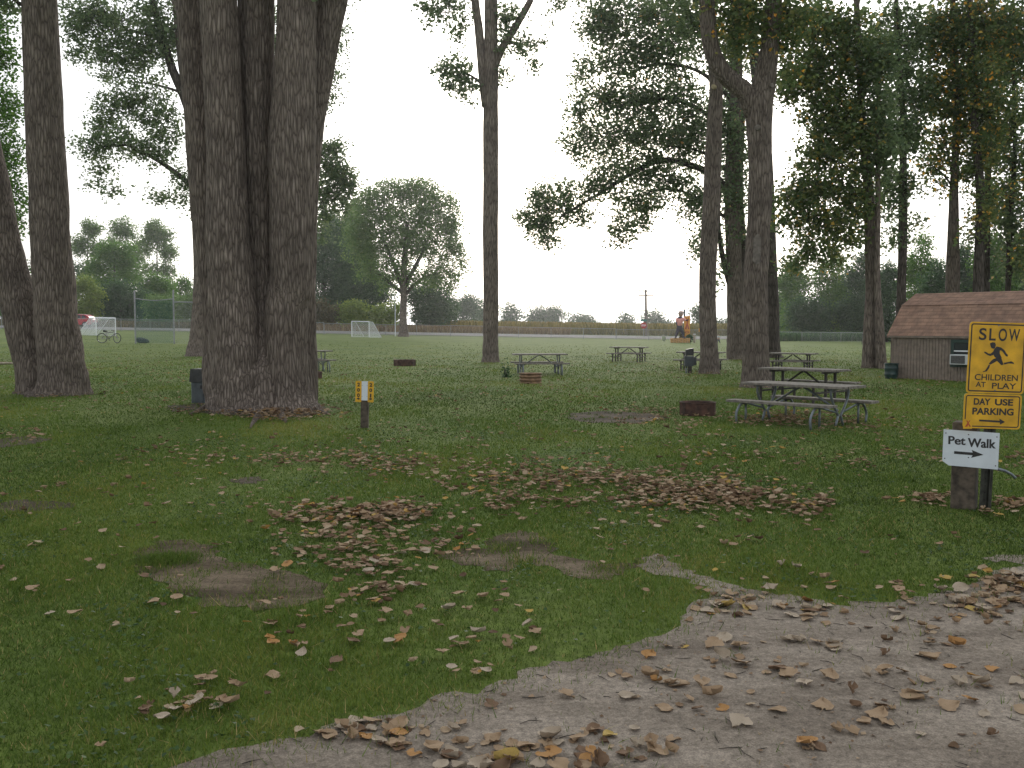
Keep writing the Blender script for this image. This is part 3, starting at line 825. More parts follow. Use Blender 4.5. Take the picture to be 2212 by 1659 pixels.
crown(t, 43.5, [(985, 152, 48, 36), (1012, 190, 24, 24), (1000, 205, 12, 14), (945, 152, 32, 14, 0.8), (968, 185, 18, 14, 0.7), (1016, 222, 9, 8, 0.7), (965, 22, 55, 34), (905, 14, 22, 9, 0.8), (1000, 60, 24, 24, 0.8), (930, 46, 16, 14, 0.7), (990, 88, 8, 8, 0.8),
    (1106, 40, 34, 44), (1135, 95, 36, 30), (1150, 130, 14, 26, 0.8), (1088, 165, 14, 24, 0.9), (1165, 92, 14, 10, 0.7), (1215, 2, 45, 12, 0.8), (1188, 36, 6, 10, 0.9), (1085, 100, 14, 34, 0.8)],
    2700, 0.15, 'leaf_poplar', 10, sigma=0.19, upper=[(-1, 44, 24, 6, 5, 5, 2600)])
# --- right pair and the leafy tree behind
t = tree('slim poplar with a pale sawn branch stub, left of the forked trunk', 1533, 33.3)
stem('trunk', [(1533, 810, 52), (1533, 796, 46), (1531, 740, 38), (1529, 588, 36), (1537, 423, 36), (1545, 239, 30), (1546, 188, 29), (1540, 120, 24), (1528, 40, 20), (1515, -60, 15), (1505, -240, 8)], 33.3, t, 'bark_near', 20, 50, 12, 0.08)
MB().cyl(P(1546, 190, 33.3), P(1541, 187, 32.85), 0.075, 12).build('branch_stub', 'cut_wood', t)
crown(t, 33.3, [(1500, 60, 70, 60), (1540, 130, 40, 30, 0.6), (1470, -30, 90, 50)], 1900, 0.12, 'leaf_poplar', 11, p_turn=0.01, upper=[(8, 33, 16, 4.5, 4.5, 4, 1800)])
t = tree('stout forked poplar behind the near picnic table, bare scars on its trunk', 1634, 25.8)
Yf = 25.8
stem('trunk', [(1634, 842, 84), (1634, 826, 66), (1633, 780, 57), (1633, 700, 53), (1633, 576, 51), (1641, 450, 50), (1642, 331, 50), (1640, 240, 56), (1648, 190, 50), (1660, 120, 38), (1667, 60, 35), (1672, 0, 33), (1680, -200, 27), (1690, -500, 14)], Yf, t, 'bark_near', 22, 60, 13, 0.09)
limb([(1632, 250, 44), (1614, 204, 40), (1584, 178, 38), (1556, 150, 36), (1538, 108, 34), (1530, 60, 33), (1527, 0, 31), (1520, -120, 26), (1505, -350, 14)], Yf, t, 'bark_near', 16, 34)
MB().tube([P(1637, 276, Yf - 0.30), P(1637, 276, Yf - 0.36)], [0.085, 0.06], 12).build('branch_scar', 'scar_wood', t)
MB().prism([(0, 0), (0.10, 0.05), (0.11, 0.7), (0.02, 0.82), (-0.09, 0.7), (-0.1, 0.1)], -0.02, 0.0, Matrix.Translation(Vector(P(1634, 572, Yf - 0.315)))).build('bark_scar', 'scar_wood', t)
MB().cyl(P(1658, 192, Yf - 0.1), P(1668, 184, Yf - 0.3), 0.06, 10).build('branch_stub', 'scar_wood', t)
crown(t, Yf, [(1590, 70, 60, 50), (1690, 70, 45, 50), (1600, 10, 80, 40), (1706, 30, 60, 50), (1715, 150, 30, 26, 0.7)], 2600, 0.115, 'leaf_autumn', 12, sigma=0.2, p_turn=0.03, upper=[(7, 25, 15, 5, 5, 4.5, 2800)])
t = tree('leafy poplar between the forked trunk and slim one, long limb sweeping left', 1590, 47.5)
Yl = 47.5
stem('trunk', [(1591, 778, 44), (1589, 760, 38), (1588, 680, 34), (1587, 588, 34), (1582, 450, 34), (1585, 300, 30), (1590, 150, 26), (1590, 0, 22), (1590, -250, 12)], Yl, t, 'bark_mid', 18, 44, 14, 0.07)
stem('trunk', [(1602, 776, 24, 0.6), (1600, 640, 18, 0.6), (1604, 520, 16, 0.6), (1598, 400, 14, 0.6), (1606, 200, 12, 0.6)], Yl, t, 'bark_dark', 12, 24, 15, 0.05)
limb([(1583, 640, 12), (1562, 560, 11), (1552, 480, 9), (1556, 400, 6)], Yl, t, 'bark_dark')
limb([(1580, 420, 16), (1540, 378, 15), (1490, 356, 13), (1440, 345, 12), (1400, 356, 10), (1350, 383, 9), (1300, 415, 7), (1250, 445, 5), (1210, 470, 3)], Yl, t, 'bark_dark', 8, 24)
limb([(1580, 300, 12), (1520, 242, 9), (1460, 216, 8), (1400, 214, 7), (1350, 226, 4), (1310, 240, 2)], Yl, t, 'bark_dark', 8, 20)
limb([(1586, 220, 12), (1520, 160, 8), (1460, 140, 7), (1410, 140, 6), (1360, 160, 3)], Yl, t, 'bark_dark', 8, 20)
limb([(1580, 480, 8), (1520, 436, 6), (1470, 412, 5), (1420, 410, 4), (1380, 425, 2)], Yl, t, 'bark_dark', 8, 20)
limb([(1580, 380, 8), (1520, 330, 5), (1450, 316, 4), (1410, 308, 2)], Yl, t, 'bark_dark', 8, 20)
crown(t, Yl, [(1400, 35, 130, 60), (1300, 60, 55, 60), (1350, 130, 70, 50), (1265, 150, 42, 26, 0.7), (1440, 110, 80, 60), (1290, 205, 60, 45, 0.8), (1370, 215, 70, 50), (1450, 215, 70, 60), (1260, 255, 40, 40, 0.7), (1330, 290, 80, 50), (1420, 300, 80, 50), (1235, 300, 30, 26, 0.7), (1500, 300, 50, 70), (1268, 335, 40, 30, 0.7),
    (1370, 365, 70, 40), (1450, 385, 60, 40), (1300, 400, 50, 40), (1235, 420, 38, 28, 0.8), (1175, 415, 38, 22, 0.8), (1200, 450, 60, 36), (1160, 480, 40, 34), (1185, 520, 30, 24, 0.8), (1132, 470, 16, 20, 0.7), (1260, 465, 40, 22, 0.7), (1370, 440, 50, 34), (1345, 490, 32, 34, 0.8), (1390, 480, 26, 26, 0.7), (1332, 525, 18, 14, 0.7), (1420, 440, 30, 24, 0.7),
    (1500, 440, 42, 44), (1515, 510, 26, 40, 0.9), (1500, 555, 18, 22, 0.6), (1562, 250, 40, 90), (1585, 330, 36, 70), (1588, 420, 34, 70), (1590, 500, 30, 30, 0.6), (1560, 560, 22, 40, 0.5), (1590, 90, 40, 80), (1545, 620, 12, 26, 0.5)],
    33000, 0.15, 'leaf_poplar', 13, p_turn=0.012, twigs=0.35, upper=[(10, 48, 22, 6, 5, 5, 1800)])
t = tree('trunk half hidden directly behind the stout forked poplar', 1668, 50)
stem('trunk', [(1670, 778, 44), (1667, 750, 36), (1664, 600, 30), (1655, 350, 28), (1630, 120, 22), (1615, 0, 20), (1600, -250, 10)], 50, t, 'bark_dark', 16, 34, 16, 0.08)
crown(t, 50, [(1630, 60, 36, 60, 0.7), (1640, 150, 30, 30, 0.5)], 700, 0.14, 'leaf_poplar', 14)

# --- right-hand grove
G_ = [
 ('tall poplar left in the right grove, its trunk joined low to a thinner one', 1877, 37.6, [(1876, 797, 34), (1876, 780, 28), (1880, 690, 27), (1884, 613, 27), (1880, 500, 24), (1876, 409, 21), (1864, 286, 17), (1856, 120, 14), (1850, 0, 12), (1846, -200, 7)],
  [(1700, 195, 26, 40, 0.8), (1740, 160, 55, 55), (1705, 120, 25, 20, 0.6), (1790, 240, 60, 70), (1770, 330, 48, 46), (1735, 400, 30, 34, 0.8), (1712, 430, 40, 40, 0.8), (1690, 480, 26, 34, 0.6), (1750, 470, 44, 40), (1780, 400, 50, 40), (1820, 490, 55, 50), (1790, 560, 50, 30, 0.6), (1740, 540, 40, 36, 0.6), (1710, 570, 26, 30, 0.4), (1840, 300, 60, 90), (1850, 420, 45, 60), (1830, 120, 90, 90), (1760, 50, 90, 45), (1690, 40, 30, 36)],
  13500, 'leaf_autumn', 0.012, [(1840, 690, 5)]),
 ('slender poplar leaning right beside the joined trunk, near the green barrel', 1904, 37.2, [(1904, 800, 28), (1903, 780, 23), (1899, 690, 18), (1895, 610, 14), (1896, 450, 11), (1897, 300, 9), (1900, 100, 7)],
  [(1905, 330, 34, 60), (1900, 230, 40, 60), (1890, 130, 40, 60)], 2200, 'leaf_poplar', 0.01, []),
 ('straight poplar trunk rising behind the left end of the shed roof', 1946, 41, [(1946, 790, 30), (1946, 700, 22), (1948, 613, 19), (1950, 500, 18), (1951, 368, 15), (1950, 245, 13), (1940, 100, 11), (1935, -50, 8)],
  [(1940, 90, 70, 80), (1960, 200, 55, 60), (1930, 290, 55, 60), (1968, 300, 36, 50), (1950, 390, 36, 36, 0.8), (1975, 482, 22, 14, 0.7), (1925, 450, 30, 40, 0.7), (1935, 520, 30, 30, 0.6), (1910, 400, 30, 40)], 5600, 'leaf_poplar', 0.01, []),
 ('pale straight trunk behind the shed roof with turning yellow leaves', 2059, 41.5, [(2058, 790, 34), (2058, 660, 29), (2058, 590, 28), (2061, 409, 18), (2066, 245, 14), (2062, 100, 12), (2055, -80, 8)],
  [(2060, 60, 70, 70), (2050, 180, 55, 70), (2035, 290, 40, 60, 0.8), (2085, 270, 36, 60), (2015, 360, 40, 34, 0.7), (2040, 400, 26, 20, 0.6), (2090, 370, 26, 40, 0.7), (2010, 200, 36, 60, 0.8), (2020, 90, 40, 60)], 6200, 'leaf_autumn', 0.09, []),
 ('dark poplar trunk behind the shed, just above the yellow warning sign', 2114, 40.5, [(2113, 790, 32), (2113, 660, 25), (2114, 590, 22), (2117, 409, 18), (2105, 260, 15), (2098, 120, 12), (2095, -60, 8)],
  [(2130, 60, 60, 70), (2115, 180, 45, 70), (2140, 240, 36, 60), (2118, 330, 36, 50), (2130, 430, 30, 50, 0.7), (2110, 500, 26, 40, 0.5)], 5200, 'leaf_autumn', 0.05, []),
 ('narrow poplar trunk close behind the dark one above the warning sign', 2129, 43, [(2129, 780, 22), (2129, 660, 18), (2130, 590, 16), (2133, 409, 14), (2138, 200, 11), (2145, 0, 8)],
  [(2160, 120, 40, 90), (2155, 300, 32, 70), (2160, 430, 30, 60, 0.8)], 3400, 'leaf_autumn', 0.06, []),
 ('thin crooked trunk nearest the right edge of the photo', 2178, 42, [(2177, 780, 16), (2177, 660, 13), (2178, 613, 12), (2184, 450, 11), (2192, 330, 8), (2190, 200, 7), (2188, 0, 5)],
  [(2195, 100, 40, 110, 0.8), (2190, 250, 30, 50, 0.7), (2195, 350, 34, 60, 0.8), (2190, 470, 36, 60), (2200, 560, 40, 50)], 3600, 'leaf_poplar', 0.04, []),
 ('leafy poplar past the right edge, its branches reaching in over the shed', 2290, 40, [(2290, 790, 40), (2290, 660, 30), (2290, 300, 24), (2290, -60, 12)],
  [(2270, 60, 80, 100), (2240, 220, 50, 60, 0.6), (2260, 380, 60, 100), (2250, 540, 60, 70)], 3600, 'leaf_autumn', 0.05, []),
]
for i, (lab, bx, Y, tr, el, n, mt, pt, _) in enumerate(G_):
    t = tree(lab, bx, Y)
    stem('trunk', tr, Y, t, 'bark_dark' if i in (2, 4, 5, 6) else 'bark_mid', 16, 40, 30 + i, 0.08)
    rr = np.random.default_rng(60 + i)
    for e in el[:6]:
        a = min(tr, key=lambda q: abs(q[1] - (e[1] + 45)))
        if abs(a[0] - e[0]) > 12:
            limb([(a[0], a[1], 6), ((a[0] + e[0]) / 2, (a[1] * 0.35 + e[1] * 0.65), 4), (e[0], e[1], 2)], Y, t, 'bark_dark', 6, 8)
    crown(t, Y, el, int(n * 1.25), 0.15, mt, 80 + i, p_turn=pt, twigs=0.3, upper=[((bx - CX) / F * Y, Y, 19, 3.5, 3.5, 4, 700)])
limbs_ = [t]

for k, (x, y, lab) in enumerate(((-15.5, 11.5, 'poplar just outside the left edge of the view, shading the near lawn'), (-7.5, -7.0, 'poplar behind the camera on the left, shading the near lawn'), (13.5, 14.5, 'poplar just outside the right edge of the view, shading the sign corner'), (5.0, -9.5, 'poplar behind the camera on the right, beside the sandy drive'))):
    t = empty('poplar_tree', (x, y, 0), lab, 'tree', 'poplars of the campground grove')
    MB().tube(catmull([(x, y, -.1), (x, y, .3), (x + .05, y, 3), (x - .1, y, 8), (x, y + .1, 14), (x, y, 19)], 24), list(np.interp(np.linspace(0, 1, 24), [0, .05, .3, .6, 1], [.55, .42, .34, .26, .08])), 14).build('trunk', 'bark_near', t, smooth=True)
    crown(t, 40, [(-4000, -4000, 1, 1)], 2, .1, 'leaf_poplar', 300 + k, twigs=0, upper=[(x + .6 * (1 if x < 0 else -1), y, 15.5, 5.5, 5.5, 5.0, 2600)])
# ------------------------------------------------------------------ trees beyond
def lobes(px, top, w, base, rng, airy=False, k=None):
    """uneven crown outline made of clumps"""
    h = base - top; out = []
    k = k or max(5, int(5 + w / 14))
    for i in range(k):
        u = rng.uniform(-1, 1); v = rng.uniform(0.05, 0.95)
        wid = math.sqrt(max(0.05, 1 - (2 * v - 0.9) ** 2 * 0.75))
        rx_ = w * rng.uniform(0.13, 0.24); ry_ = min(h * 0.3, rx_ * rng.uniform(0.7, 1.1))
        out.append((px + u * wid * (w / 2 - rx_ * 0.8), top + ry_ * 0.7 + v * (h - ry_ * 1.5), rx_, ry_))
    out.append((px + rng.uniform(-.1, .1) * w, top + h * 0.13, w * 0.16, h * 0.13))
    out.append((px - w * 0.28, top + h * 0.3, w * 0.18, h * 0.14)); out.append((px + w * 0.27, top + h * 0.36, w * 0.2, h * 0.14))
    if not airy:
        out.append((px, top + h * 0.55, w * 0.36, h * 0.33)); out.append((px, top + h * 0.85, w * 0.42, h * 0.17))
    return out
def far_tree(px, top, w, Y, mat, label, cat='tree', name='leafy_tree', trunk=True, airy=False, n=None, base=None, group='trees beyond the field', seed=None):
    rng = np.random.default_rng(int(px * 7 + top))
    g = onground(px, Y)
    t = empty(name, g, label, cat, group)
    lo, hi = 300.0, 2200.0
    for _ in range(40):
        m = (lo + hi) / 2
        if P(px, m, Y)[2] > g[2]: lo = m
        else: hi = m
    b = lo
    if trunk:
        tw = max(2.5, w * 0.06)
        stem('trunk', [(px, b, tw * 1.5), (px + 1, b - (b - top) * 0.25, tw), (px - 1, b - (b - top) * 0.6, tw * 0.6), (px, top + (b - top) * 0.15, tw * 0.25)], Y, t, 'bark_dark', 8, 12, int(px))
    el = lobes(px, top, w, b - (b - top) * (0.16 if airy else 0.02), rng, airy)
    size = 0.0017 * Y + 0.03
    if n is None: n = int(0.60 * w * (b - top) * (0.55 if airy else 1.0))
    crown(t, Y, el, n, size, mat, int(px * 3 + w), sigma=size * 1.9, twigs=0, per=14)
    return t
B = 'bush'
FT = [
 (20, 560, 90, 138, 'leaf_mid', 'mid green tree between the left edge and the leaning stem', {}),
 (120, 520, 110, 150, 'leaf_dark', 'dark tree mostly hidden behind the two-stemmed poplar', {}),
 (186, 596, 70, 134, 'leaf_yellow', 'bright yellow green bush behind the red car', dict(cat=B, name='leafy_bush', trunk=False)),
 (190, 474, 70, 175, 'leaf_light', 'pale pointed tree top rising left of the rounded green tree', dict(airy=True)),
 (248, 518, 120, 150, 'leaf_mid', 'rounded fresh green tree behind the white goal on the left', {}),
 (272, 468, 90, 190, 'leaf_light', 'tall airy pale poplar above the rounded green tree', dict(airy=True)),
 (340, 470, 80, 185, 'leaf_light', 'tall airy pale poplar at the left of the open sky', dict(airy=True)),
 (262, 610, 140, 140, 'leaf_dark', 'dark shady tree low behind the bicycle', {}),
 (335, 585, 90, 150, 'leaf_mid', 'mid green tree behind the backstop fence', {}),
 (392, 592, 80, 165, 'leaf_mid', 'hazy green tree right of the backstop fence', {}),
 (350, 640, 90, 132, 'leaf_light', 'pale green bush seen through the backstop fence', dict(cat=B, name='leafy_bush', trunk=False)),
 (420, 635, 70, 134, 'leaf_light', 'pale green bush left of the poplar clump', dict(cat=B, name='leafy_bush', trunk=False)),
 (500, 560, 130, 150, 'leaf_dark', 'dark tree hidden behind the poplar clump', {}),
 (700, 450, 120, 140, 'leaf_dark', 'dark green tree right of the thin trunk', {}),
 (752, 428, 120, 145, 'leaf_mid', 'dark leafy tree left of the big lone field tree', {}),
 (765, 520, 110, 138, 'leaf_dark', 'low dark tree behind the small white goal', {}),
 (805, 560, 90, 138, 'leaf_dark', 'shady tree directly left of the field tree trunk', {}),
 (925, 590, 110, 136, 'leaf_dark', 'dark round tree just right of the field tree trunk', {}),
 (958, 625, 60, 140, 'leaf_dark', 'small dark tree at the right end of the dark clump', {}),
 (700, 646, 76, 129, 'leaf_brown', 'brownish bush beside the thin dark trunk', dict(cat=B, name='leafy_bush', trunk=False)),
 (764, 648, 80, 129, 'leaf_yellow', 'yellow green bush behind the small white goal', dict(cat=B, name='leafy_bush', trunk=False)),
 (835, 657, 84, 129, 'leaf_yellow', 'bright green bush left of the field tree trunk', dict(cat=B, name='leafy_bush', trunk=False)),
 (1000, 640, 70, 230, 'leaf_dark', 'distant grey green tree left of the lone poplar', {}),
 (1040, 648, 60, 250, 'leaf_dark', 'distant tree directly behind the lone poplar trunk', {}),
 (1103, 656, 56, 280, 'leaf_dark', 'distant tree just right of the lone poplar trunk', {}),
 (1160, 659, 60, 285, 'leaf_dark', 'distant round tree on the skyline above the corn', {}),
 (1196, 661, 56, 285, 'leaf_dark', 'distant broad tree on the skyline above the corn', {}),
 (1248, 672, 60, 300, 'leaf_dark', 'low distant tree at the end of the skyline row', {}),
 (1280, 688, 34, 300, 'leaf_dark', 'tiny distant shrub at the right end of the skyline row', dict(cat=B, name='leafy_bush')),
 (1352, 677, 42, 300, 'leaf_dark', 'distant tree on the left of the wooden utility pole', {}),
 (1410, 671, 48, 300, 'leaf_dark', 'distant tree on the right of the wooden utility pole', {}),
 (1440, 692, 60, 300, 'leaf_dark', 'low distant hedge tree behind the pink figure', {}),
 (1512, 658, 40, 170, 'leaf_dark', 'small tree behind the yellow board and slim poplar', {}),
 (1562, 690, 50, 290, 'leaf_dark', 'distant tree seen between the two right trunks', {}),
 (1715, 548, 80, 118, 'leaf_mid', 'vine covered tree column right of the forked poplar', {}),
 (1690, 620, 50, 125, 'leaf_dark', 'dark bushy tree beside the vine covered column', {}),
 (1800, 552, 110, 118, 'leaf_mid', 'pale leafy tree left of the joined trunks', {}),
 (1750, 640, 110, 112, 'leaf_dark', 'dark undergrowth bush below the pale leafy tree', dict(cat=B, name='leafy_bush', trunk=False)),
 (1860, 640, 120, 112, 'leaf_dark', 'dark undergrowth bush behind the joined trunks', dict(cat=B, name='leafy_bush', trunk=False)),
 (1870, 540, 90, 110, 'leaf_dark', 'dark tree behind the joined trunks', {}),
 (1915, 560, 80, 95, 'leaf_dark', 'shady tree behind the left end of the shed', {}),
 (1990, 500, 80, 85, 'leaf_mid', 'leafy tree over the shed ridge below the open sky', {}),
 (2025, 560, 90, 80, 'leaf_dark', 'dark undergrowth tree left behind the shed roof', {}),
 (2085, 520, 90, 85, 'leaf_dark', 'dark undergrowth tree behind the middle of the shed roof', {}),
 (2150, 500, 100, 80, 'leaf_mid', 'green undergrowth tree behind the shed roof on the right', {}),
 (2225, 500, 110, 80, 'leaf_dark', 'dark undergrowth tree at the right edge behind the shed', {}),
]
for px, top, w, Y, m, lab, kw in FT:
    far_tree(px, top, w, Y, m, lab, **kw)
# big single tree standing on the field
g = onground(871, 103)
t = empty('field_tree', g, 'broad round tree standing alone at the edge of the far field', 'tree')
stem('trunk', [(872, 728, 26), (872, 715, 19), (871, 680, 15), (872, 640, 15), (872, 605, 15), (874, 560, 12), (880, 480, 7)], 103, t, 'bark_mid', 14, 26, 40, 0.08)
for q in ([(872, 625, 12), (856, 585, 9), (838, 540, 6), (815, 490, 3)], [(873, 620, 12), (892, 585, 9), (915, 540, 6), (935, 490, 3)], [(872, 640, 8), (905, 606, 6), (945, 590, 4), (985, 585, 2)], [(871, 635, 8), (835, 605, 6), (805, 585, 3)]):
    limb(q, 103, t, 'bark_dark', 8, 12)
crown(t, 103, [(850, 412, 50, 26), (905, 415, 50, 28), (812, 450, 44, 42), (945, 445, 48, 40), (880, 470, 70, 46), (975, 490, 30, 40), (800, 510, 44, 44), (930, 520, 60, 46), (862, 530, 60, 44), (800, 570, 40, 40, 0.8), (985, 540, 28, 30, 0.8), (1002, 580, 14, 24, 0.7), (955, 585, 40, 34, 0.8), (860, 585, 50, 30, 0.8), (915, 600, 40, 26, 0.7), (975, 615, 22, 22, 0.6), (780, 470, 24, 40, 0.8), (835, 620, 30, 20, 0.5), (765, 520, 26, 50, 0.8), (790, 430, 26, 26, 0.7), (905, 398, 26, 14, 0.6), (850, 394, 20, 12, 0.5)],
    25000, 0.22, 'leaf_light', 41, sigma=0.40, twigs=0.1, per=16, twig_r=0.02)
# ------------------------------------------------------------------ shed
def shingle_mat():
    m, nt, b = new_mat('shingles')
    b.inputs['Roughness'].default_value = 0.95
    t = nt.nodes.new('ShaderNodeTexCoord')
    mp = nt.nodes.new('ShaderNodeMapping'); mp.inputs['Rotation'].default_value = (rad(90), 0, 0)
    br = nt.nodes.new('ShaderNodeTexBrick')
    br.inputs['Scale'].default_value = 1.0; br.inputs['Brick Width'].default_value = 0.3; br.inputs['Row Height'].default_value = 0.11
    br.inputs['Mortar Size'].default_value = 0.006
    br.inputs['Color1'].default_value = (0.245, 0.152, 0.110, 1); br.inputs['Color2'].default_value = (0.31, 0.195, 0.140, 1); br.inputs['Mortar'].default_value = (0.18, 0.11, 0.08, 1)
    nt.links.new(t.outputs['Object'], mp.inputs['Vector']); nt.links.new(mp.outputs['Vector'], br.inputs['Vector'])
    n = nt.nodes.new('ShaderNodeTexNoise'); n.inputs['Scale'].default_value = 5; n.inputs['Detail'].default_value = 8
    r = nt.nodes.new('ShaderNodeValToRGB'); r.color_ramp.elements[0].position = .3; r.color_ramp.elements[0].color = (.7, .7, .7, 1); r.color_ramp.elements[1].position = .7; r.color_ramp.elements[1].color = (1.2, 1.15, 1.1, 1)
    nt.links.new(t.outputs['Object'], n.inputs['Vector']); nt.links.new(n.outputs['Fac'], r.inputs['Fac'])
    mu = nt.nodes.new('ShaderNodeMix'); mu.data_type = 'RGBA'; mu.blend_type = 'MULTIPLY'; mu.inputs['Factor'].default_value = 1
    nt.links.new(br.outputs['Color'], mu.inputs['A']); nt.links.new(r.outputs['Color'], mu.inputs['B']); nt.links.new(mu.outputs['Result'], b.inputs['Base Color'])
shingle_mat()
plain('shed_siding', (0.235, 0.185, 0.150), 0.85, 0, 0.18, 7)
SH = np.array([11.95, 30.4, 0.0]); SA = -rad(53)
shed = empty('storage_shed', SH, 'small tan barn-roofed shed with reddish brown shingles behind the signs', 'shed', rot=SA)
Lw, D2, He, Hk, Hr, Dk = 4.9, 1.53, 1.36, 2.28, 2.68, 0.72
prof = [(0, 0), (0, He), (Dk, Hk), (D2, Hr), (2 * D2 - Dk, Hk), (2 * D2, He), (2 * D2, 0)]
mb = MB()
for x in (0.0, Lw):                                   # gable ends
    mb.add([(x + dx, y, z) for dx in (0, 0.03 if x == 0 else -0.03) for y, z in prof],
           [tuple(range(7)), tuple(range(7, 14))] + [(i, (i + 1) % 7, (i + 1) % 7 + 7, i + 7) for i in range(7)])
pitch = 0.10                                          # grooved siding, front and back
for yy, s in ((0.0, -1), (2 * D2, 1)):
    pts = []
    x = 0.0
    while x < Lw - 1e-6:
        pts += [(x, 0), (x + 0.078, 0), (x + 0.081, 0.016), (x + 0.097, 0.016)]
        x += pitch
    pts.append((Lw, 0))
    v = [(px, yy - s * d * 1.0, z) for z in (-0.05, He + 0.02) for px, d in pts]
    n = len(pts)
    mb.add(v, [(i, i + 1, i + 1 + n, i + n) for i in range(n - 1)])
mb.build('wall', 'shed_siding', shed, local=True)
rb = MB()
ov = 0.09
def slab(p, q, th=0.03, x0=-ov, x1=Lw + ov):
    (y0, z0), (y1, z1) = p, q
    nx_, nz_ = -(z1 - z0), (y1 - y0); l = math.hypot(nx_, nz_); nx_, nz_ = nx_ / l * th, nz_ / l * th
    if nz_ < 0: nx_, nz_ = -nx_, -nz_
    v = [(x, y0, z0) for x in (x0, x1)] + [(x, y1, z1) for x in (x0, x1)] + [(x, y0 + nx_, z0 + nz_) for x in (x0, x1)] + [(x, y1 + nx_, z1 + nz_) for x in (x0, x1)]
    rb.add(v, [(0, 1, 3, 2), (4, 6, 7, 5), (0, 4, 5, 1), (2, 3, 7, 6), (0, 2, 6, 4), (1, 5, 7, 3)])
def course(p, q, rows):
    """rows of shingles, each lapping the one below"""
    for i in range(rows):
        a, c = i / rows, (i + 1.12) / rows
        A = (p[0] + (q[0] - p[0]) * a, p[1] + (q[1] - p[1]) * a); C = (p[0] + (q[0] - p[0]) * min(c, 1), p[1] + (q[1] - p[1]) * min(c, 1))
        slab((A[0], A[1] + 0.007), (C[0], C[1] + 0.002), 0.006)
course((-0.09, He - 0.03), (Dk, Hk), 9); course((Dk - 0.03, Hk), (D2, Hr), 7)
course((2 * D2 + 0.09, He - 0.03), (2 * D2 - Dk, Hk), 9); course((2 * D2 - Dk + 0.03, Hk), (D2, Hr), 7)
rb.build('roof', 'shingles', shed, local=True)
MB().box((Lw / 2, -0.075, He - 0.052), (Lw + 2 * ov, 0.02, 0.06)).build('fascia', 'shed_siding', shed, local=True)
wx0, wx1, wz0, wz1 = 1.98, 3.05, 0.42, 1.24
wf = MB()
for (c, d) in (((wx0 + .05, -.02, (wz0 + wz1) / 2), (.10, .05, wz1 - wz0)), ((wx1 - .05, -.02, (wz0 + wz1) / 2), (.10, .05, wz1 - wz0)),
               (((wx0 + wx1) / 2, -.02, wz1 - .05), (wx1 - wx0 - .2, .05, .10)), (((wx0 + wx1) / 2, -.02, wz0 + .05), (wx1 - wx0 - .2, .05, .10))):
    wf.box(c, d, bev=0.006)
win = wf.build('window', 'green_trim', shed, local=True)
MB().box(((wx0 + wx1) / 2, -.008, (wz0 + wz1) / 2), (wx1 - wx0 - .2, .012, wz1 - wz0 - .2)).build('pane', 'glass_dark', win, local=True)
MB().box(((wx0 + wx1) / 2, -.022, 0.90), (wx1 - wx0 - .2, .03, .035)).build('sash_bar', 'white_paint', win, local=True)
ac = empty('air_conditioner', SH, 'white window air conditioner set in the green-framed shed window', 'air conditioner', rot=SA)
ax0, ax1, az0, az1 = 2.10, 2.72, 0.505, 0.80
MB().box(((ax0 + ax1) / 2, -.17, (az0 + az1) / 2), (ax1 - ax0, .26, az1 - az0), bev=0.012).build('housing', 'ac_white', ac, local=True)
gb = MB(); gb.box(((ax0 + ax1) / 2 - .06, -.302, (az0 + az1) / 2), (ax1 - ax0 - .19, .008, az1 - az0 - .06)); g_ = gb.build('grille', 'ac_grille', ac, local=True)
sb = MB()
for k in range(9): sb.box(((ax0 + ax1) / 2 - .06, -.309, az0 + .045 + k * 0.026), (ax1 - ax0 - .20, .006, .006))
sb.build('slats', 'galvanised', g_, local=True)
# green barrel by the shed
b0 = G(1925, 818)
t = empty('trash_barrel', b0, 'dark green plastic barrel by the corner of the shed', 'barrel')
sc = 28 * b0[1] / F / 2
body = MB().lathe([(0.01, 0), (sc * .86, 0), (sc * .9, .03), (sc * .97, .12), (sc, .13), (sc, .16), (sc * .97, .17), (sc, .30), (sc * 1.03, .31), (sc * 1.03, .34), (sc, .35), (sc * .97, .44), (sc * 1.0, .455), (sc * .98, .47), (sc * .9, .47), (sc * .88, .40), (0.01, .38)], 28, b0).build('body', 'barrel_green', t, smooth=True)
MB().lathe([(sc * 1.0, .45), (sc * 1.06, .455), (sc * 1.06, .478), (sc * .98, .482)], 28, b0).build('rim', 'barrel_green', t, smooth=True)

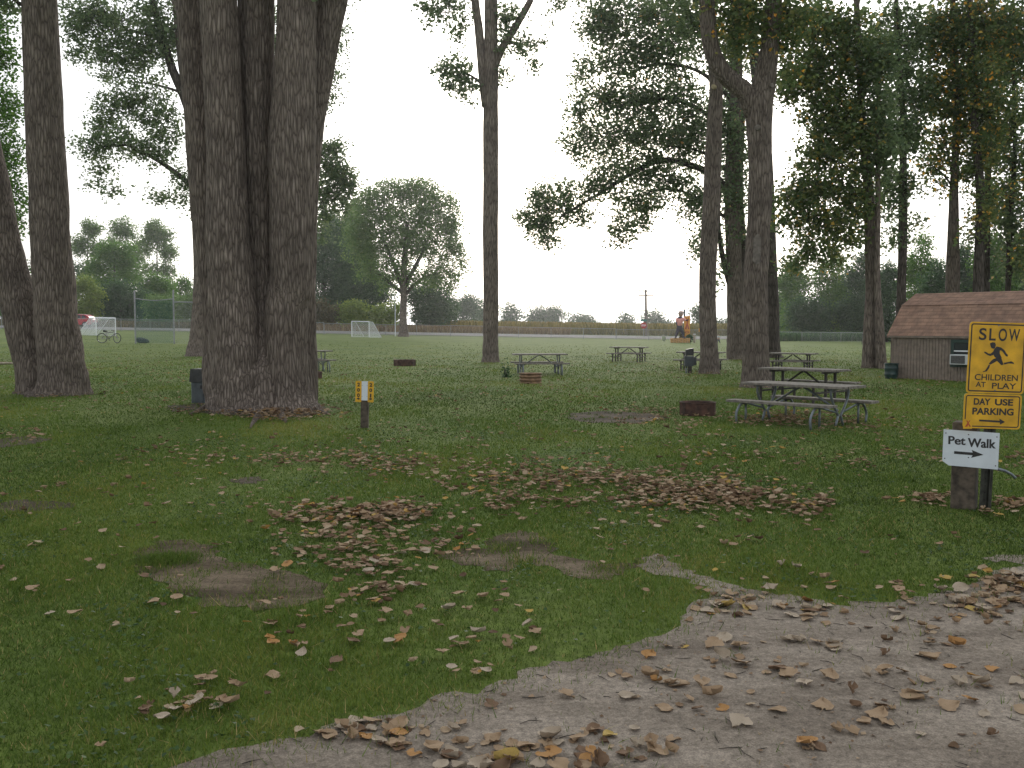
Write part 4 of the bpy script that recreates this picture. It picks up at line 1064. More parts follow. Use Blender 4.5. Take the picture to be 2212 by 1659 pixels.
# ------------------------------------------------------------------ picnic tables
def planks(mb, n, L, w, z, y0, th=0.042, gap=0.008):
    for k in range(n):
        rr = random.Random(k + int(z * 100))
        mb.box((rr.uniform(-.008, .008), y0 + (k - (n - 1) / 2) * (w + gap), z - th / 2), (L, w, th), bev=0.005)
def table_pipe(loc, rot, label, L=1.83, sz=1.0, mat='galvanised'):
    t = empty('picnic_table', loc, label, 'picnic table', 'picnic tables on the camp lawn', rot)
    T, B = 0.73 * sz, 0.43 * sz
    m = MB(); planks(m, 5, L, 0.138, T, 0); m.build('tabletop', 'wood_grey', t, local=True)
    for s in (-1, 1):
        m = MB(); planks(m, 2, L, 0.125, B, s * 0.68); m.build('bench', 'wood_grey', t, local=True)
    r = 0.021
    for s in (-1, 1):
        x = s * (L / 2 - 0.27)
        m = MB()
        for q in (-1, 1):
            m.tube(catmull([(x, q * .27, T - .045), (x, q * .275, T - .16), (x, q * .20, T - .30), (x, q * .07, T - .46), (x, q * .045, .17), (x, q * .12, .015)], 16), r, 8)
            m.tube(catmull([(x, q * .60, B - .05), (x, q * .76, B - .06), (x, q * .87, B - .17), (x, q * .90, .14), (x, q * .88, .012)], 14), r, 8)
            m.tube([(x, q * .62, B - .05), (x, q * .62, .012)], r * .9, 8)
            m.tube([(x, q * .62, B - .05), (x, q * .09, T - .44)], r * .8, 8)
        m.tube([(x, -.32, T - .05), (x, .32, T - .05)], r, 8)
        m.build('leg_frame', mat, t, local=True, smooth=True)
        MB().tube([(s * .03, 0, T - .06), (s * .12, 0, T - .10), (x - s * .03, 0, .26)], r * .9, 8).build('brace', mat, t, local=True, smooth=True)
    return t
def table_square(loc, rot, label, L=1.83, sz=1.0):
    t = empty('picnic_table', loc, label, 'picnic table', 'picnic tables on the camp lawn', rot)
    T, B = 0.72 * sz, 0.43 * sz
    m = MB(); planks(m, 5, L, 0.138, T, 0); m.build('tabletop', 'wood_grey', t, local=True)
    for s in (-1, 1):
        m = MB(); planks(m, 2, L, 0.125, B, s * 0.65); m.build('bench', 'wood_grey', t, local=True)
    for s in (-1, 1):
        x = s * (L / 2 - 0.27); m = MB()
        for q in (-1, 1):
            m.box((x, q * .18, (T - .04) / 2), (.05, .05, T - .05), bev=.006)
            m.box((x, q * .65, (B - .04) / 2), (.045, .045, B - .05), bev=.006)
        m.box((x, 0, T - .065), (.055, .62, .045), bev=.005)
        m.box((x, .0, B * .55), (.04, 1.28, .04), bev=.005)
        for q in (-1, 1): m.box((x, q * .65, B - .06), (.05, .24, .035), bev=.005)
        m.build('leg_frame', 'dark_steel', t, local=True)
        MB().tube([(s * .02, 0, T - .06), (x - s * .02, 0, B * .62)], .022, 6).build('brace', 'dark_steel', t, local=True)
    return t
def tl(x, y): return (x, y, float(gz(x, y)))
table_pipe(tl(4.87, 16.13), -0.83, 'near weathered picnic table on curved grey pipe legs, leaves beneath it', 1.91, 0.92)
table_square(tl(6.34, 20.9), -0.86, 'weathered picnic table with straight brown legs just behind the nearest table', 1.83, 1.0)
table_square(tl(5.38, 44.3), -0.41, 'farthest picnic table, alone on open grass left of the slim poplar', 1.7, 0.95)
table_square(tl(7.05, 35.9), -0.43, 'picnic table half hidden behind the slim poplar trunk', 1.72, 0.95)
table_square(tl(10.24, 35.1), -0.52, 'small far picnic table right of the stout forked poplar', 1.66, 0.92)
table_pipe(tl(0.93, 32.6), 0.10, 'grey picnic table with curved pipe legs behind the ribbed fire ring', 1.83, 0.97)
table_pipe(tl(-7.42, 34.4), 0.45, 'picnic table partly hidden by the right side of the big clump', 1.9, 1.05)

# ------------------------------------------------------------------ fire rings
def ring(px, py, w, h, label, mat, ribs=0, poly=0, name='fire_ring', dz=0.0):
    Y = G(px, py)[1]; r = w / 2 * Y / F; H = h * Y / F
    c = onground(px, Y + r)
    t = empty(name, c, label, 'fire ring', 'steel fire rings on the lawn')
    prof = [(r, -0.02)]
    if ribs:
        for k in range(ribs * 6 + 1):
            z = H * k / (ribs * 6); prof.append((r + 0.022 * math.cos(2 * math.pi * k / 6) , z))
    else:
        prof += [(r, H * .5), (r, H - .02), (r + .012, H - .012), (r + .012, H)]
    top = prof[-1][0]
    prof += [(top - .012, H + .004), (r - .03, H - .01), (r - .03, -0.02)]
    n = poly or 40
    MB().lathe(prof, n, c).build('ring', mat, t, smooth=not poly)
    MB().lathe([(0.005, 0.07), (r * .5, 0.06), (r - .034, 0.03)], 24, c).build('ash_bed', 'soot', t)
    return t
ring(1507, 900, 80, 29, 'dark rusty fire ring left of the nearest picnic table', 'rust', 0, 10)
ring(874, 791, 49, 13, 'low dark rusty fire ring on open grass behind the numbered post', 'rust', 0, 9)
ring(672, 819, 48, 15, 'dark fire ring half hidden behind the base of the big clump', 'rust', 0, 12)
ring(1146, 829, 48, 22, 'tan ribbed metal fire ring before the grey picnic table', 'rust_light', 3, 0)

# ------------------------------------------------------------------ electric pedestals
def pedestal(px, py, w, h, label, tilt=0.0):
    b = G(px, py); s = b[1] / F
    t = empty('power_pedestal', b, label, 'power pedestal', rot=-0.35)
    W_, H_ = w * s, h * s
    MB().box((0, 0, H_ * .30), (W_ * .86, W_ * .7, H_ * .64), bev=.01).build('cabinet', 'pedestal_grey', t, local=True)
    MB().prism([(-.5 * W_, H_ * .62), (.5 * W_, H_ * .62), (.44 * W_, H_), (-.42 * W_, H_)], -.42 * W_, .42 * W_).build('hood', 'pedestal_dark', t, local=True)
    MB().box((W_ * .18, -W_ * .36, H_ * .48), (W_ * .22, .02, H_ * .10), bev=.004).build('socket_cover', 'black_rubber', t, local=True)
    MB().box((-W_ * .02, -W_ * .36, H_ * .24), (W_ * .5, .012, H_ * .34), bev=.003).build('panel', 'pedestal_grey', t, local=True)
    MB().box((-W_ * .44, -W_ * .30, H_ * .36), (.02, .02, H_ * .7)).build('edge_strip', 'galvanised', t, local=True)
    return t
pedestal(441, 870, 46, 74, 'dark hooded power pedestal left against the big clump')
b = G(1488, 806); s = b[1] / F
t = empty('power_pedestal', b, 'grey meter pedestal standing just left of the slim poplar', 'power pedestal')
MB().box((.03, 0, 9 * s), (8 * s, 5 * s, 20 * s), bev=.008).build('post', 'dark_steel', t, local=True)
MB().box((-.09, 0, 5 * s), (.05, .05, 11 * s)).build('conduit', 'galvanised', t, local=True)
MB().box((0, 0, 26 * s), (19 * s, 10 * s, 22 * s), bev=.01).build('meter_box', 'pedestal_grey', t, local=True)
MB().box((12 * s, 0, 26 * s), (7 * s, 8 * s, 18 * s), bev=.008).build('side_box', 'pedestal_grey', t, local=True)
MB().prism([(-8 * s, 38 * s), (9 * s, 38 * s), (9 * s, 54 * s), (-7 * s, 51 * s)], -.09, .09).build('hood', 'pedestal_dark', t, local=True)
b = G(663, 752); s = b[1] / F
t = empty('hook_up_post', b, 'slim dark post peeping out right of the big clump', 'post')
MB().box((0, 0, 18 * s), (6 * s, .1, 36 * s), bev=.01).build('post', 'pedestal_grey', t, local=True)
MB().box((0, 0, 36 * s), (8 * s, .14, 10 * s), bev=.01).build('cap', 'pedestal_dark', t, local=True)

# ------------------------------------------------------------------ site number sign
b = G(786.5, 925); Y = b[1]; s = Y / F
lean = rad(1.6)
t = empty('site_number_post', b, 'short wooden post with yellow site numbers 200 and 201', 'sign post')
t.rotation_euler = (0, lean, 0)
rngp = np.random.default_rng(3)
MB().box((0, 0.05, 0.35), (16.5 * s, .10, 0.78), bev=.008).build('post', 'post_wood', t, local=True)
z0, z1 = (925 - 868) * s, (925 - 822.5) * s
def rrect(x0, x1, z0, z1, r, n=5):
    out = []
    for cx_, cz_, a0 in ((x1 - r, z1 - r, 0), (x0 + r, z1 - r, 90), (x0 + r, z0 + r, 180), (x1 - r, z0 + r, 270)):
        out += [(cx_ + r * math.cos(rad(a0 + 90 * k / n)), cz_ + r * math.sin(rad(a0 + 90 * k / n))) for k in range(n + 1)]
    return out
MB().prism(rrect(-8 * s, 8 * s, z0 + 3.5 * s, z1 - .5 * s, .004), -.010, -.004).build('white_plate', 'sign_white', t, local=True)
for sx, d in ((-1, '200'), (1, '201')):
    cxp = sx * 13.2 * s
    pl = MB().prism(rrect(cxp - 6.4 * s, cxp + 6.4 * s, z0, z1, .012), -.018, -.012).build('number_plate', 'sign_yellow', t, local=True)
    MB().box((cxp - sx * 4 * s, -0.002, (z0 + z1) / 2), (3 * s, .016, z1 - z0 - 4 * s)).build('backing_strip', 'galvanised', t, local=True)
    for k, ch in enumerate(d):
        text(ch, (3.4 if ch == '1' else 6.0) * s, 8.2 * s, cxp, z1 - (7.8 + 11.6 * k) * s, -.0195, 'sign_black', pl, 0.045, 'numeral')
    a = cxp; zz = z0 + 7.2 * s
    arrow = [(-3.6, 0), (.2, 3.2), (.2, 1.4), (3.4, 1.4), (3.0, 0), (3.4, -1.4), (.2, -1.4), (.2, -3.2)]
    arrow = [(-sx * -1 * x * s * 1.0 + a if sx < 0 else -x * s + a, z * s + zz) for x, z in arrow]
    MB().prism(arrow, -.0205, -.0185).build('arrow', 'sign_black', pl, local=True)
for x in (-5.2, 5.2):
    for z in (z1 - 9.5 * s, z0 + 12 * s):
        MB().cyl((x * s, -.0105, z), (x * s, -.0135, z), .0042, 8).build('screw', 'dark_steel', t, local=True)

# ------------------------------------------------------------------ yellow warning sign
YS = 8.40; s = YS / F
b = G(2136, 1108); b = np.array([b[0], YS + .03, 0.0])
t = empty('warning_sign', b, 'yellow SLOW children at play sign above a day use parking sign', 'sign')
ln = rad(1.7)
t.rotation_euler = (0, ln, 0)
Mi = Matrix.Rotation(-ln, 3, 'Y')
def loc(p):
    return np.array(Mi @ (Vector(p) - Vector(b)))
def post_u(mb, x, y, z0, z1):
    mb.box((x, y + .012, (z0 + z1) / 2), (.05, .004, z1 - z0)); mb.box((x - .032, y, (z0 + z1) / 2), (.014, .028, z1 - z0)); mb.box((x + .032, y, (z0 + z1) / 2), (.014, .028, z1 - z0))
    mb.box((x - .045, y - .012, (z0 + z1) / 2), (.016, .004, z1 - z0)); mb.box((x + .045, y - .012, (z0 + z1) / 2), (.016, .004, z1 - z0))
    return mb
post_u(MB(), 0, 0, -.1, 1.66).build('post', 'post_steel', t, local=True)
hb = MB()
for k in range(24): hb.cyl((0, .008, .10 + k * .062), (0, .0095, .10 + k * .062), .006, 8)
hb.build('bolt_holes', 'soot', t, local=True)
def plate(name, tlx, tly, w, h):
    p = loc(P(tlx, tly, YS))
    return p[0], p[2], w, h
x0, zt, Wp, Hp = plate('', 2095.3, 694.5, 0.503, 0.622)
yp = -.030
pl = MB().prism(rrect(x0, x0 + Wp, zt - Hp, zt, .028, 7), yp, yp + .004).build('sign_plate', 'sign_yellow', t, local=True)
def frame(x0, x1, z0, z1, r, w, y, mat, parent, skip=None):
    o = rrect(x0, x1, z0, z1, r, 7); i = rrect(x0 + w, x1 - w, z0 + w, z1 - w, max(r - w, .003), 7)
    n = len(o); mb = MB()
    v = [(a, y, c) for a, c in o] + [(a, y, c) for a, c in i]
    mb.add(v, [(k, (k + 1) % n, (k + 1) % n + n, k + n) for k in range(n)])
    return mb.build('border', mat, parent, local=True)
e = .0012
frame(x0 + .014, x0 + Wp - .014, zt - Hp + .014, zt - .014, .022, .011, yp - e, 'sign_black', pl)
# lettering and pictogram are set out on the plate: u to the right, v down, in millimetres-like units of the plate
def uv(u, v): return x0 + u * Wp, zt - v * Hp
def word(body, u0, u1, v0, v1, bold=0.02):
    a, c = uv((u0 + u1) / 2, (v0 + v1) / 2)
    text(body, (u1 - u0) * Wp, (v1 - v0) * Hp, a, c, yp - e, 'sign_black', pl, bold)
def put(zx, zy):
    """place on the plate measured off an enlargement of the sign"""
    u = (zx - 318 + (zy - 128) * 0.0545) / 520.0; v = (zy - 128 - (zx - 318) * 0.030) / 645.0
    return u, v
for ch, a, c in (('S', (400, 186), (468, 296)), ('L', (492, 190), (552, 300)), ('O', (576, 190), (652, 306)), ('W', (668, 195), (768, 306))):
    u0, v0 = put(a[0], (a[1] + c[1]) / 2); u1, _ = put(c[0], (a[1] + c[1]) / 2)
    _, v0 = put((a[0] + c[0]) / 2, a[1] - 2); _, v1 = put((a[0] + c[0]) / 2, c[1] + 2)
    word(ch, u0, u1, v0 + .004, v1 - .004, 0.018)
def wordz(body, xa, xb, ya, yb, bold):
    xm, ym = (xa + xb) / 2, (ya + yb) / 2
    u0, _ = put(xa, ym); u1, _ = put(xb, ym); _, v0 = put(xm, ya); _, v1 = put(xm, yb)
    word(body, u0, u1, v0, v1, bold)
wordz('CHILDREN', 362, 752, 606, 662, 0.016)
wordz('AT', 370, 462, 672, 720, 0.016)
wordz('PLAY', 518, 738, 684, 738, 0.016)
run = [[(498, 325), (520, 314), (545, 318), (552, 340), (546, 362), (535, 374), (518, 370), (508, 362), (503, 345)],
       [(560, 352), (598, 362), (628, 385), (648, 418), (662, 430), (656, 446), (642, 440), (622, 412), (606, 392), (588, 388), (586, 415), (600, 446), (605, 458), (578, 470), (556, 458), (540, 448), (532, 428), (500, 440), (470, 426), (446, 408), (450, 398), (466, 404), (484, 416), (505, 418), (528, 398), (540, 372)],
       [(552, 458), (600, 452), (610, 482), (622, 516), (602, 522), (578, 498), (562, 484), (535, 500), (500, 518), (488, 510), (508, 484), (530, 466)],
       [(488, 518), (500, 522), (492, 548), (470, 578), (440, 584), (432, 580), (456, 570), (472, 546)],
       [(624, 500), (660, 494), (690, 486), (712, 498), (716, 514), (700, 508), (668, 506), (628, 516)]]
pm = MB()
for k, poly in enumerate(run):
    q = [uv(*put(*p)) for p in poly]
    pm.prism(q, yp - .0016 - k * .0001, yp - .0006)
pm.build('running_figure', 'sign_black', pl, local=True)
for v in (.045, .955):
    a, c = uv(.5, v); MB().cyl((a, yp - .0005, c), (a, yp - .005, c), .006, 8).build('bolt', 'galvanised', pl, local=True)
# lower plate
x1, z1_, W2, H2 = plate('', 2085.5, 849.5, 0.505, 0.305)
zt2 = zt - Hp - .004; xl = x0 - .012
pl2 = MB().prism(rrect(xl, xl + W2, zt2 - H2, zt2, .028, 7), yp, yp + .004).build('sign_plate', 'sign_yellow', t, local=True)
frame(xl + .014, xl + W2 - .014, zt2 - H2 + .014, zt2 - .014, .022, .009, yp - e, 'sign_black', pl2)
def uv2(u, v): return xl + u * W2, zt2 - v * H2
def put2(zx, zy):
    u = (zx - 272 + (zy - 775) * 0.045) / 530.0; v = (zy - 775 - (zx - 272) * 0.037) / 312.0
    return u, v
def word2(body, xa, xb, ya, yb, bold):
    xm, ym = (xa + xb) / 2, (ya + yb) / 2
    u0, _ = put2(xa, ym); u1, _ = put2(xb, ym); _, v0 = put2(xm, ya); _, v1 = put2(xm, yb)
    a, c = uv2((u0 + u1) / 2, (v0 + v1) / 2)
    text(body, (u1 - u0) * W2, (v1 - v0) * H2, a, c, yp - e, 'sign_black', pl2, bold)
word2('DAY', 358, 512, 822, 882, 0.034); word2('USE', 552, 720, 830, 890, 0.034); word2('PARKING', 346, 726, 910, 974, 0.034)
ar = [(410, 1012), (598, 1024), (596, 1006), (648, 1036), (602, 1060), (602, 1042), (410, 1028)]
MB().prism([uv2(*put2(*p)) for p in ar], yp - .0016, yp - .0006).build('arrow', 'sign_black', pl2, local=True)
cover = [(262, 1006), (345, 1006), (345, 1094), (262, 1094)]
MB().prism([uv2(*put2(*p)) for p in cover], yp - .0026, yp - .0017).build('logo_patch', 'sign_yellow', pl2, local=True)
lg = MB()
for q in ([(290, 1020), (300, 1020), (334, 1076), (322, 1076)], [(318, 1020), (328, 1020), (290, 1076), (278, 1076)], [(300, 1050), (318, 1050), (326, 1076), (292, 1076)]):
    lg.prism([uv2(*put2(*p)) for p in q], yp - .0042 - .0002 * len(lg.v) / 8, yp - .003)
lg.build('tent_logo', 'sign_red', pl2, local=True)
MB().prism([uv2(*put2(*p)) for p in [(309, 1056), (317, 1076), (301, 1076)]], yp - .0056, yp - .005).build('tent_opening', 'sign_yellow', pl2, local=True)
rp = [loc(P(2150, 1012, YS + .02)), loc(P(2170, 1017, YS + .03)), loc(P(2184, 1024, YS + .04)), loc(P(2193, 1032, YS + .05))]
MB().tube(rp, [.014, .013, .012, .014], 8).build('bent_rod', 'galvanised', t, local=True)

# ------------------------------------------------------------------ pet walk sign on its own wooden post
ph = -rad(33); n_ = np.array([math.sin(ph), -math.cos(ph)]); tt = np.array([math.cos(ph), math.sin(ph)])
C = P(2096, 970.5, 8.44)
pc = np.array([C[0], C[1]]) - n_ * .125 - tt * .055
t = empty('direction_sign', (pc[0], pc[1], 0.0), 'white Pet Walk sign with black arrow on a weathered wooden post', 'sign', rot=ph)
pw = MB(); pw.box((0, 0, .33), (.20, .20, .90), bev=.012)
po = pw.build('post', 'post_wood', t, local=True)
ox = float(np.dot(np.array([C[0], C[1]]) - pc, tt)); oz = C[2]
rl = rad(-1.0)
def pr(x, z): return (ox + x * math.cos(rl) - z * math.sin(rl) * -1 * -1, oz + x * math.sin(rl) + z * math.cos(rl))
wv, hv = .45, .32
out = [(-wv / 2, hv / 2), (wv / 2, hv / 2), (wv / 2, -hv / 2), (-wv / 2 + .055, -hv / 2), (-wv / 2 + .006, -hv / 2 + .032), (-wv / 2, -hv / 2 + .045)]
yq = -.118
pl = MB().prism([pr(*p) for p in out], yq, yq + .006).build('sign_plate', 'sign_white', t, local=True)
MB().box((ox - .04, -.106, oz), (.14, .012, .06)).build('spacer', 'post_wood', t, local=True)
for k, d_ in enumerate((-.0016, .0016)):
    a, c = pr(-.112 + d_, .068); text('Pet', .138, .074, a, c, yq - .0010 - .0004 * k, 'sign_black', pl, 0.018)
    a, c = pr(.088 + d_, .060); text('Walk', .222, .080, a, c, yq - .0010 - .0004 * k, 'sign_black', pl, 0.018)
MB().prism([pr(*p) for p in [(-.130, -.028), (.020, -.028), (.010, -.005), (.105, -.040), (.008, -.076), (.020, -.052), (-.130, -.052)]], yq - .0018, yq - .0006).build('arrow', 'sign_black', pl, local=True)
for x, z in ((-.205, .128), (.205, .125), (-.205, -.100), (.205, -.128), (-.02, .128), (-.012, -.075)):
    a, c = pr(x, z); MB().cyl((a, yq - .0002, c), (a, yq - .003, c), .0055, 8).build('nail', 'dark_steel', pl, local=True)

# ------------------------------------------------------------------ bicycle, bag, backstop
def bicycle(px, py, label):
    b = G(px, py); s = b[1] / F
    R = 10.6 * s; wb = 31.5 * s
    t = empty('bicycle', b, label, 'bicycle', rot=0.12)
    hx = wb / 2
    for sx, st in ((-1, 0), (1, -.5)):
        w = empty('wheel', b, None, None); w.location = (sx * hx, 0, R); w.rotation_euler = (0, 0, st); w.parent = t
        bpy.data.objects.remove(w, do_unlink=True)
        M = Matrix.Translation((sx * hx, 0, R)) @ Matrix.Rotation(st, 4, 'Z')
        ringp = [tuple(M @ Vector((R * .95 * math.cos(a), 0, R * .95 * math.sin(a)))) for a in np.linspace(0, 2 * math.pi, 33)]
        ty = MB(); ty.tube(ringp, R * .075, 8, False); wo_ = ty.build('wheel', 'black_rubber', t, local=True, smooth=True)
        rm = MB(); rm.tube([tuple(M @ Vector((R * .88 * math.cos(a), 0, R * .88 * math.sin(a)))) for a in np.linspace(0, 2 * math.pi, 33)], R * .022, 6, False)
        for k in range(14):
            a = 2 * math.pi * k / 14; rm.tube([tuple(M @ Vector((0, .02 * (-1) ** k, 0))), tuple(M @ Vector((R * .88 * math.cos(a), 0, R * .88 * math.sin(a))))], .003, 4, False)
        rm.cyl(tuple(M @ Vector((0, -.05, 0))), tuple(M @ Vector((0, .05, 0))), .02, 8)
        rm.build('rim', 'chrome', wo_, local=True)
    rear = np.array([-hx, 0, R]); front = np.array([hx, 0, R]); bb = np.array([-hx * .10, 0, R * .85]); seat = np.array([-hx * .42, 0, R * 2.1]); head = np.array([hx * .60, 0, R * 2.25]); headb = np.array([hx * .68, 0, R * 1.95])
    f = MB()
    for p, q, r in ((bb, seat, .024), (seat, head, .024), (bb, headb, .028), (rear + [0, .05, 0], bb, .014), (rear - [0, .05, 0], bb, .014), (rear + [0, .05, 0], seat, .013), (rear - [0, .05, 0], seat, .013), (head + [0, 0, .03], headb, .022)):
        f.tube([p, q], r, 8)
    f.build('frame', 'bike_silver', t, local=True, smooth=True)
    k = MB()
    for y in (-.05, .05): k.tube([headb, front + [0, y, 0]], .017, 8)
    k.build('fork', 'bike_silver', t, local=True, smooth=True)
    h = MB(); top = head + np.array([-.02, 0, R * .28]); h.tube([head, top], .014, 8)
    h.tube(catmull([top + [-.06, .32, .02], top + [0, .15, 0], top, top + [0, -.15, 0], top + [-.06, -.32, .02]], 12), .02, 8)
    h.build('handlebar', 'black_rubber', t, local=True, smooth=True)
    sd = MB(); sp = seat + np.array([-.05, 0, R * .24]); sd.tube([seat, sp], .014, 8); sd.tube([sp + [-.14, 0, .035], sp + [-.02, 0, .03], sp + [.14, 0, .015]], [.085, .06, .03], 10)
    sd.build('saddle', 'black_rubber', t, local=True, smooth=True)
    c = MB(); c.tube([bb + [.09, -.08, -.13], bb + [0, -.06, 0], bb + [0, .06, 0], bb + [-.09, .08, .13]], .010, 6); c.lathe([(.001, 0), (.09, 0), (.09, .006), (.001, .006)], 20)
    c = MB(); c.tube([bb + [.09, -.09, -.13], bb + [.0, -.06, 0], bb + [0, .06, 0], bb + [-.09, .09, .13]], .010, 6)
    c.tube([tuple(bb + np.array([.085 * math.cos(a), -.045, .085 * math.sin(a)])) for a in np.linspace(0, 6.283, 21)], .006, 5, False)
    for q in (-1, 1): c.box(bb + np.array([-q * .09, q * .13, q * .13]), (.09, .08, .02))
    c.build('crankset', 'dark_steel', t, local=True)
    MB().tube([(-hx * .35, -.02, R * .75), (-hx * .25, -.22, .01)], .010, 6).build('kickstand', 'dark_steel', t, local=True)
    return t
bicycle(237, 741, 'mountain bike propped on the grass before the left goal')
b = G(308, 741); s = b[1] / F
t = empty('duffel_bag', b, 'black bag lying on the grass at the foot of the backstop', 'bag')
MB().tube(catmull([(-13 * s, 0, 4 * s), (-8 * s, .05, 6 * s), (0, 0, 5.5 * s), (9 * s, .03, 4 * s), (14 * s, .05, 2 * s)], 12), [s * 1.5, 5 * s, 6.3 * s, 6.6 * s, 6.4 * s, 6 * s, 5.6 * s, 5 * s, 4.6 * s, 3.6 * s, 2.4 * s, 1 * s], 12, True, lambda i, k: 1 + .1 * math.sin(3 * k + i)).build('body', 'black_cloth', t, local=True, smooth=True)
MB().tube(catmull([(-6 * s, -.1, 9 * s), (-2 * s, -.22, 9 * s), (3 * s, -.22, 6 * s), (6 * s, -.12, 6 * s)], 10), .018, 6).build('strap', 'black_cloth', t, local=True, smooth=True)
MB().tube([P(222, 741, b[1]) , P(233, 742, b[1])], .07, 6).build  # (nothing linked)
# backstop: tall posts with wire and a green net
bl, bm_, br_, be = G(293, 742), onground(376.5, 66), onground(420, 67.5), onground(446, 68)
Yb = bl[1]
t = empty('backstop', bl, 'tall wire backstop with a green net in its left bay', 'backstop')
bm_ = onground(376.5, Yb); br_ = onground(459, Yb)
hs = Yb / F
for p, h in ((bl, 114), (bm_, 116), (onground(418, Yb), 68), (br_, 100)):
    MB().cyl(p - np.array([0, 0, .2]), p + np.array([0, 0, h * hs]), .055, 10).build('post', 'fence_steel', t)
MB().tube(catmull([bl + [0, 0, 97 * hs], (bl + bm_) / 2 + [0, 0, 93 * hs], bm_ + [0, 0, 97 * hs]], 10), .035, 6).build('net_rope', 'fence_steel', t)
MB().tube([bm_ + [0, 0, 90 * hs], br_ + [0, 0, 90 * hs]], .04, 8).build('top_rail', 'fence_steel', t)
def sheet(name, a, c, h0, h1, mat, parent, dy=0.0, sag=0.0):
    n = 8; v = []; f = []
    for i in range(n + 1):
        u = i / n; p = a + (c - a) * u; k = h1 - sag * 4 * u * (1 - u)
        v += [p + np.array([0, dy, h0]), p + np.array([0, dy, k])]
    return MB().add(v, [(2 * i, 2 * i + 2, 2 * i + 3, 2 * i + 1) for i in range(n)]).build(name, mat, parent)
sheet('net', bl, bm_, .05, 97 * hs, 'green_net', t, -.02, 4 * hs)
sheet('wire_mesh', bl, bm_, .0, 50 * hs, 'chain_link', t, .05)
sheet('wire_mesh', bm_, br_, .0, 90 * hs, 'chain_link', t, .05)

# ------------------------------------------------------------------ goals
def goal(a, c, h, back, ang, label):
    """a, c: feet of the two uprights; back: depth; ang: which way the net leans away"""
    t = empty('soccer_goal', (a + c) / 2, label, 'soccer goal', 'small white goals on the field')
    d = np.array([math.cos(ang), math.sin(ang), 0]) * back
    H = np.array([0, 0, h]); r = .05
    m = MB()
    m.tube([a, a + H], r, 8); m.tube([c, c + H], r, 8); m.tube([a + H, c + H], r, 8)
    m.build('goal_frame', 'white_paint', t)
    bk = MB()
    top = d * .32
    for p in (a, c):
        bk.tube([p + H, p + H * .97 + top, p + d], .026, 6); bk.tube([p, p + d], .026, 6)
    bk.tube([a + d, c + d], .026, 6)
    bk.build('net_support', 'white_paint', t)
    nb = MB()
    for p in (a, c): nb.add([p, p + H, p + H * .97 + top, p + d], [(0, 1, 2, 3)])
    nb.add([a + H, c + H, c + H * .97 + top, a + H * .97 + top], [(0, 1, 2, 3)])
    nb.add([a + H * .97 + top, c + H * .97 + top, c + d, a + d], [(0, 1, 2, 3)])
    nb.build('net', 'goal_net', t)
Yg_ = 88.0
a, c = onground(208, Yg_), onground(250, Yg_ - 1)
goal(a, c, 38 * Yg_ / F, 1.9, rad(172), 'white soccer goal on the left, red car and bicycle beside it')
Yg_ = 97.0
a, c = onground(760, Yg_), onground(797.5, Yg_ - .5)
goal(a, c, 33.5 * Yg_ / F, 1.35, rad(35), 'small white soccer goal in the middle of the far field')

# ------------------------------------------------------------------ fences
def fence(pts, h, label, step=3.0, name='chain_link_fence', rail=.028):
    P_ = [np.array([x, y, float(gz(x, y))]) for x, y in pts]
    t = empty(name, P_[0], label, 'fence', 'chain link fences round the field')
    pos = []
    for p, q in zip(P_[:-1], P_[1:]):
        n = max(1, int(np.linalg.norm(q - p) / step))
        for i in range(n): 
            w = p + (q - p) * i / n; w[2] = float(gz(w[0], w[1])); pos.append(w)
    pos.append(P_[-1])
    for p in pos: MB().cyl(p - np.array([0, 0, .05]), p + np.array([0, 0, h + .03]), .03, 6).build('post', 'fence_steel', t)
    m = MB()
    for p, q in zip(pos[:-1], pos[1:]): m.tube([p + [0, 0, h], q + [0, 0, h]], rail, 6)
    m.build('top_rail', 'fence_steel', t)
    v = []; f = []
    for p in pos: v += [p + [0, .02, 0.02], p + [0, .02, h]]
    MB().add(v, [(2 * i, 2 * i + 2, 2 * i + 3, 2 * i + 1) for i in range(len(pos) - 1)]).build('wire_mesh', 'chain_link', t)
def gx(px, Y): return ((px - CX) / F * Y, Y)
fence([gx(-60, 106), gx(200, 107), gx(450, 108), gx(700, 108.5)], 1.35, 'long chain link fence across the left of the field before the road')
fence([gx(702, 108.5), gx(900, 108.5), gx(1048, 108)], 1.25, 'chain link fence behind the middle goal and lone field tree')
fence([gx(1050, 108), gx(1330, 108)], 1.2, 'chain link fence with gate frames right of the lone poplar')
fence([gx(1332, 108), gx(1470, 108), gx(1655, 108)], 1.15, 'chain link fence running behind the pink figure')
fence([gx(1657, 107), gx(1862, 92)], .95, 'low chain link fence right of the forked poplar')
p = onground(1862, 85)
t = empty('fence_post', p, 'single thin dark post left of the joined trunks', 'post')
MB().cyl(p, p + np.array([0, 0, 21 * 85 / F]), .03, 8).build('shaft', 'dark_steel', t); MB().cyl(p + np.array([0, 0, 21 * 85 / F]), p + np.array([0, 0, 22.5 * 85 / F]), .045, 8).build('cap', 'dark_steel', t)
p = onground(854, 105)
t = empty('marker_pole', p, 'tall thin white pole left of the lone field tree', 'pole')
MB().cyl(p, p + np.array([0, 0, 92 * 105 / F]), .055, 8, .04).build('pole', 'white_paint', t); MB().lathe([(.001, .14), (.07, .08), (.07, .03), (.02, 0)], 10, p + np.array([0, 0, 92 * 105 / F])).build('finial', 'white_paint', t)

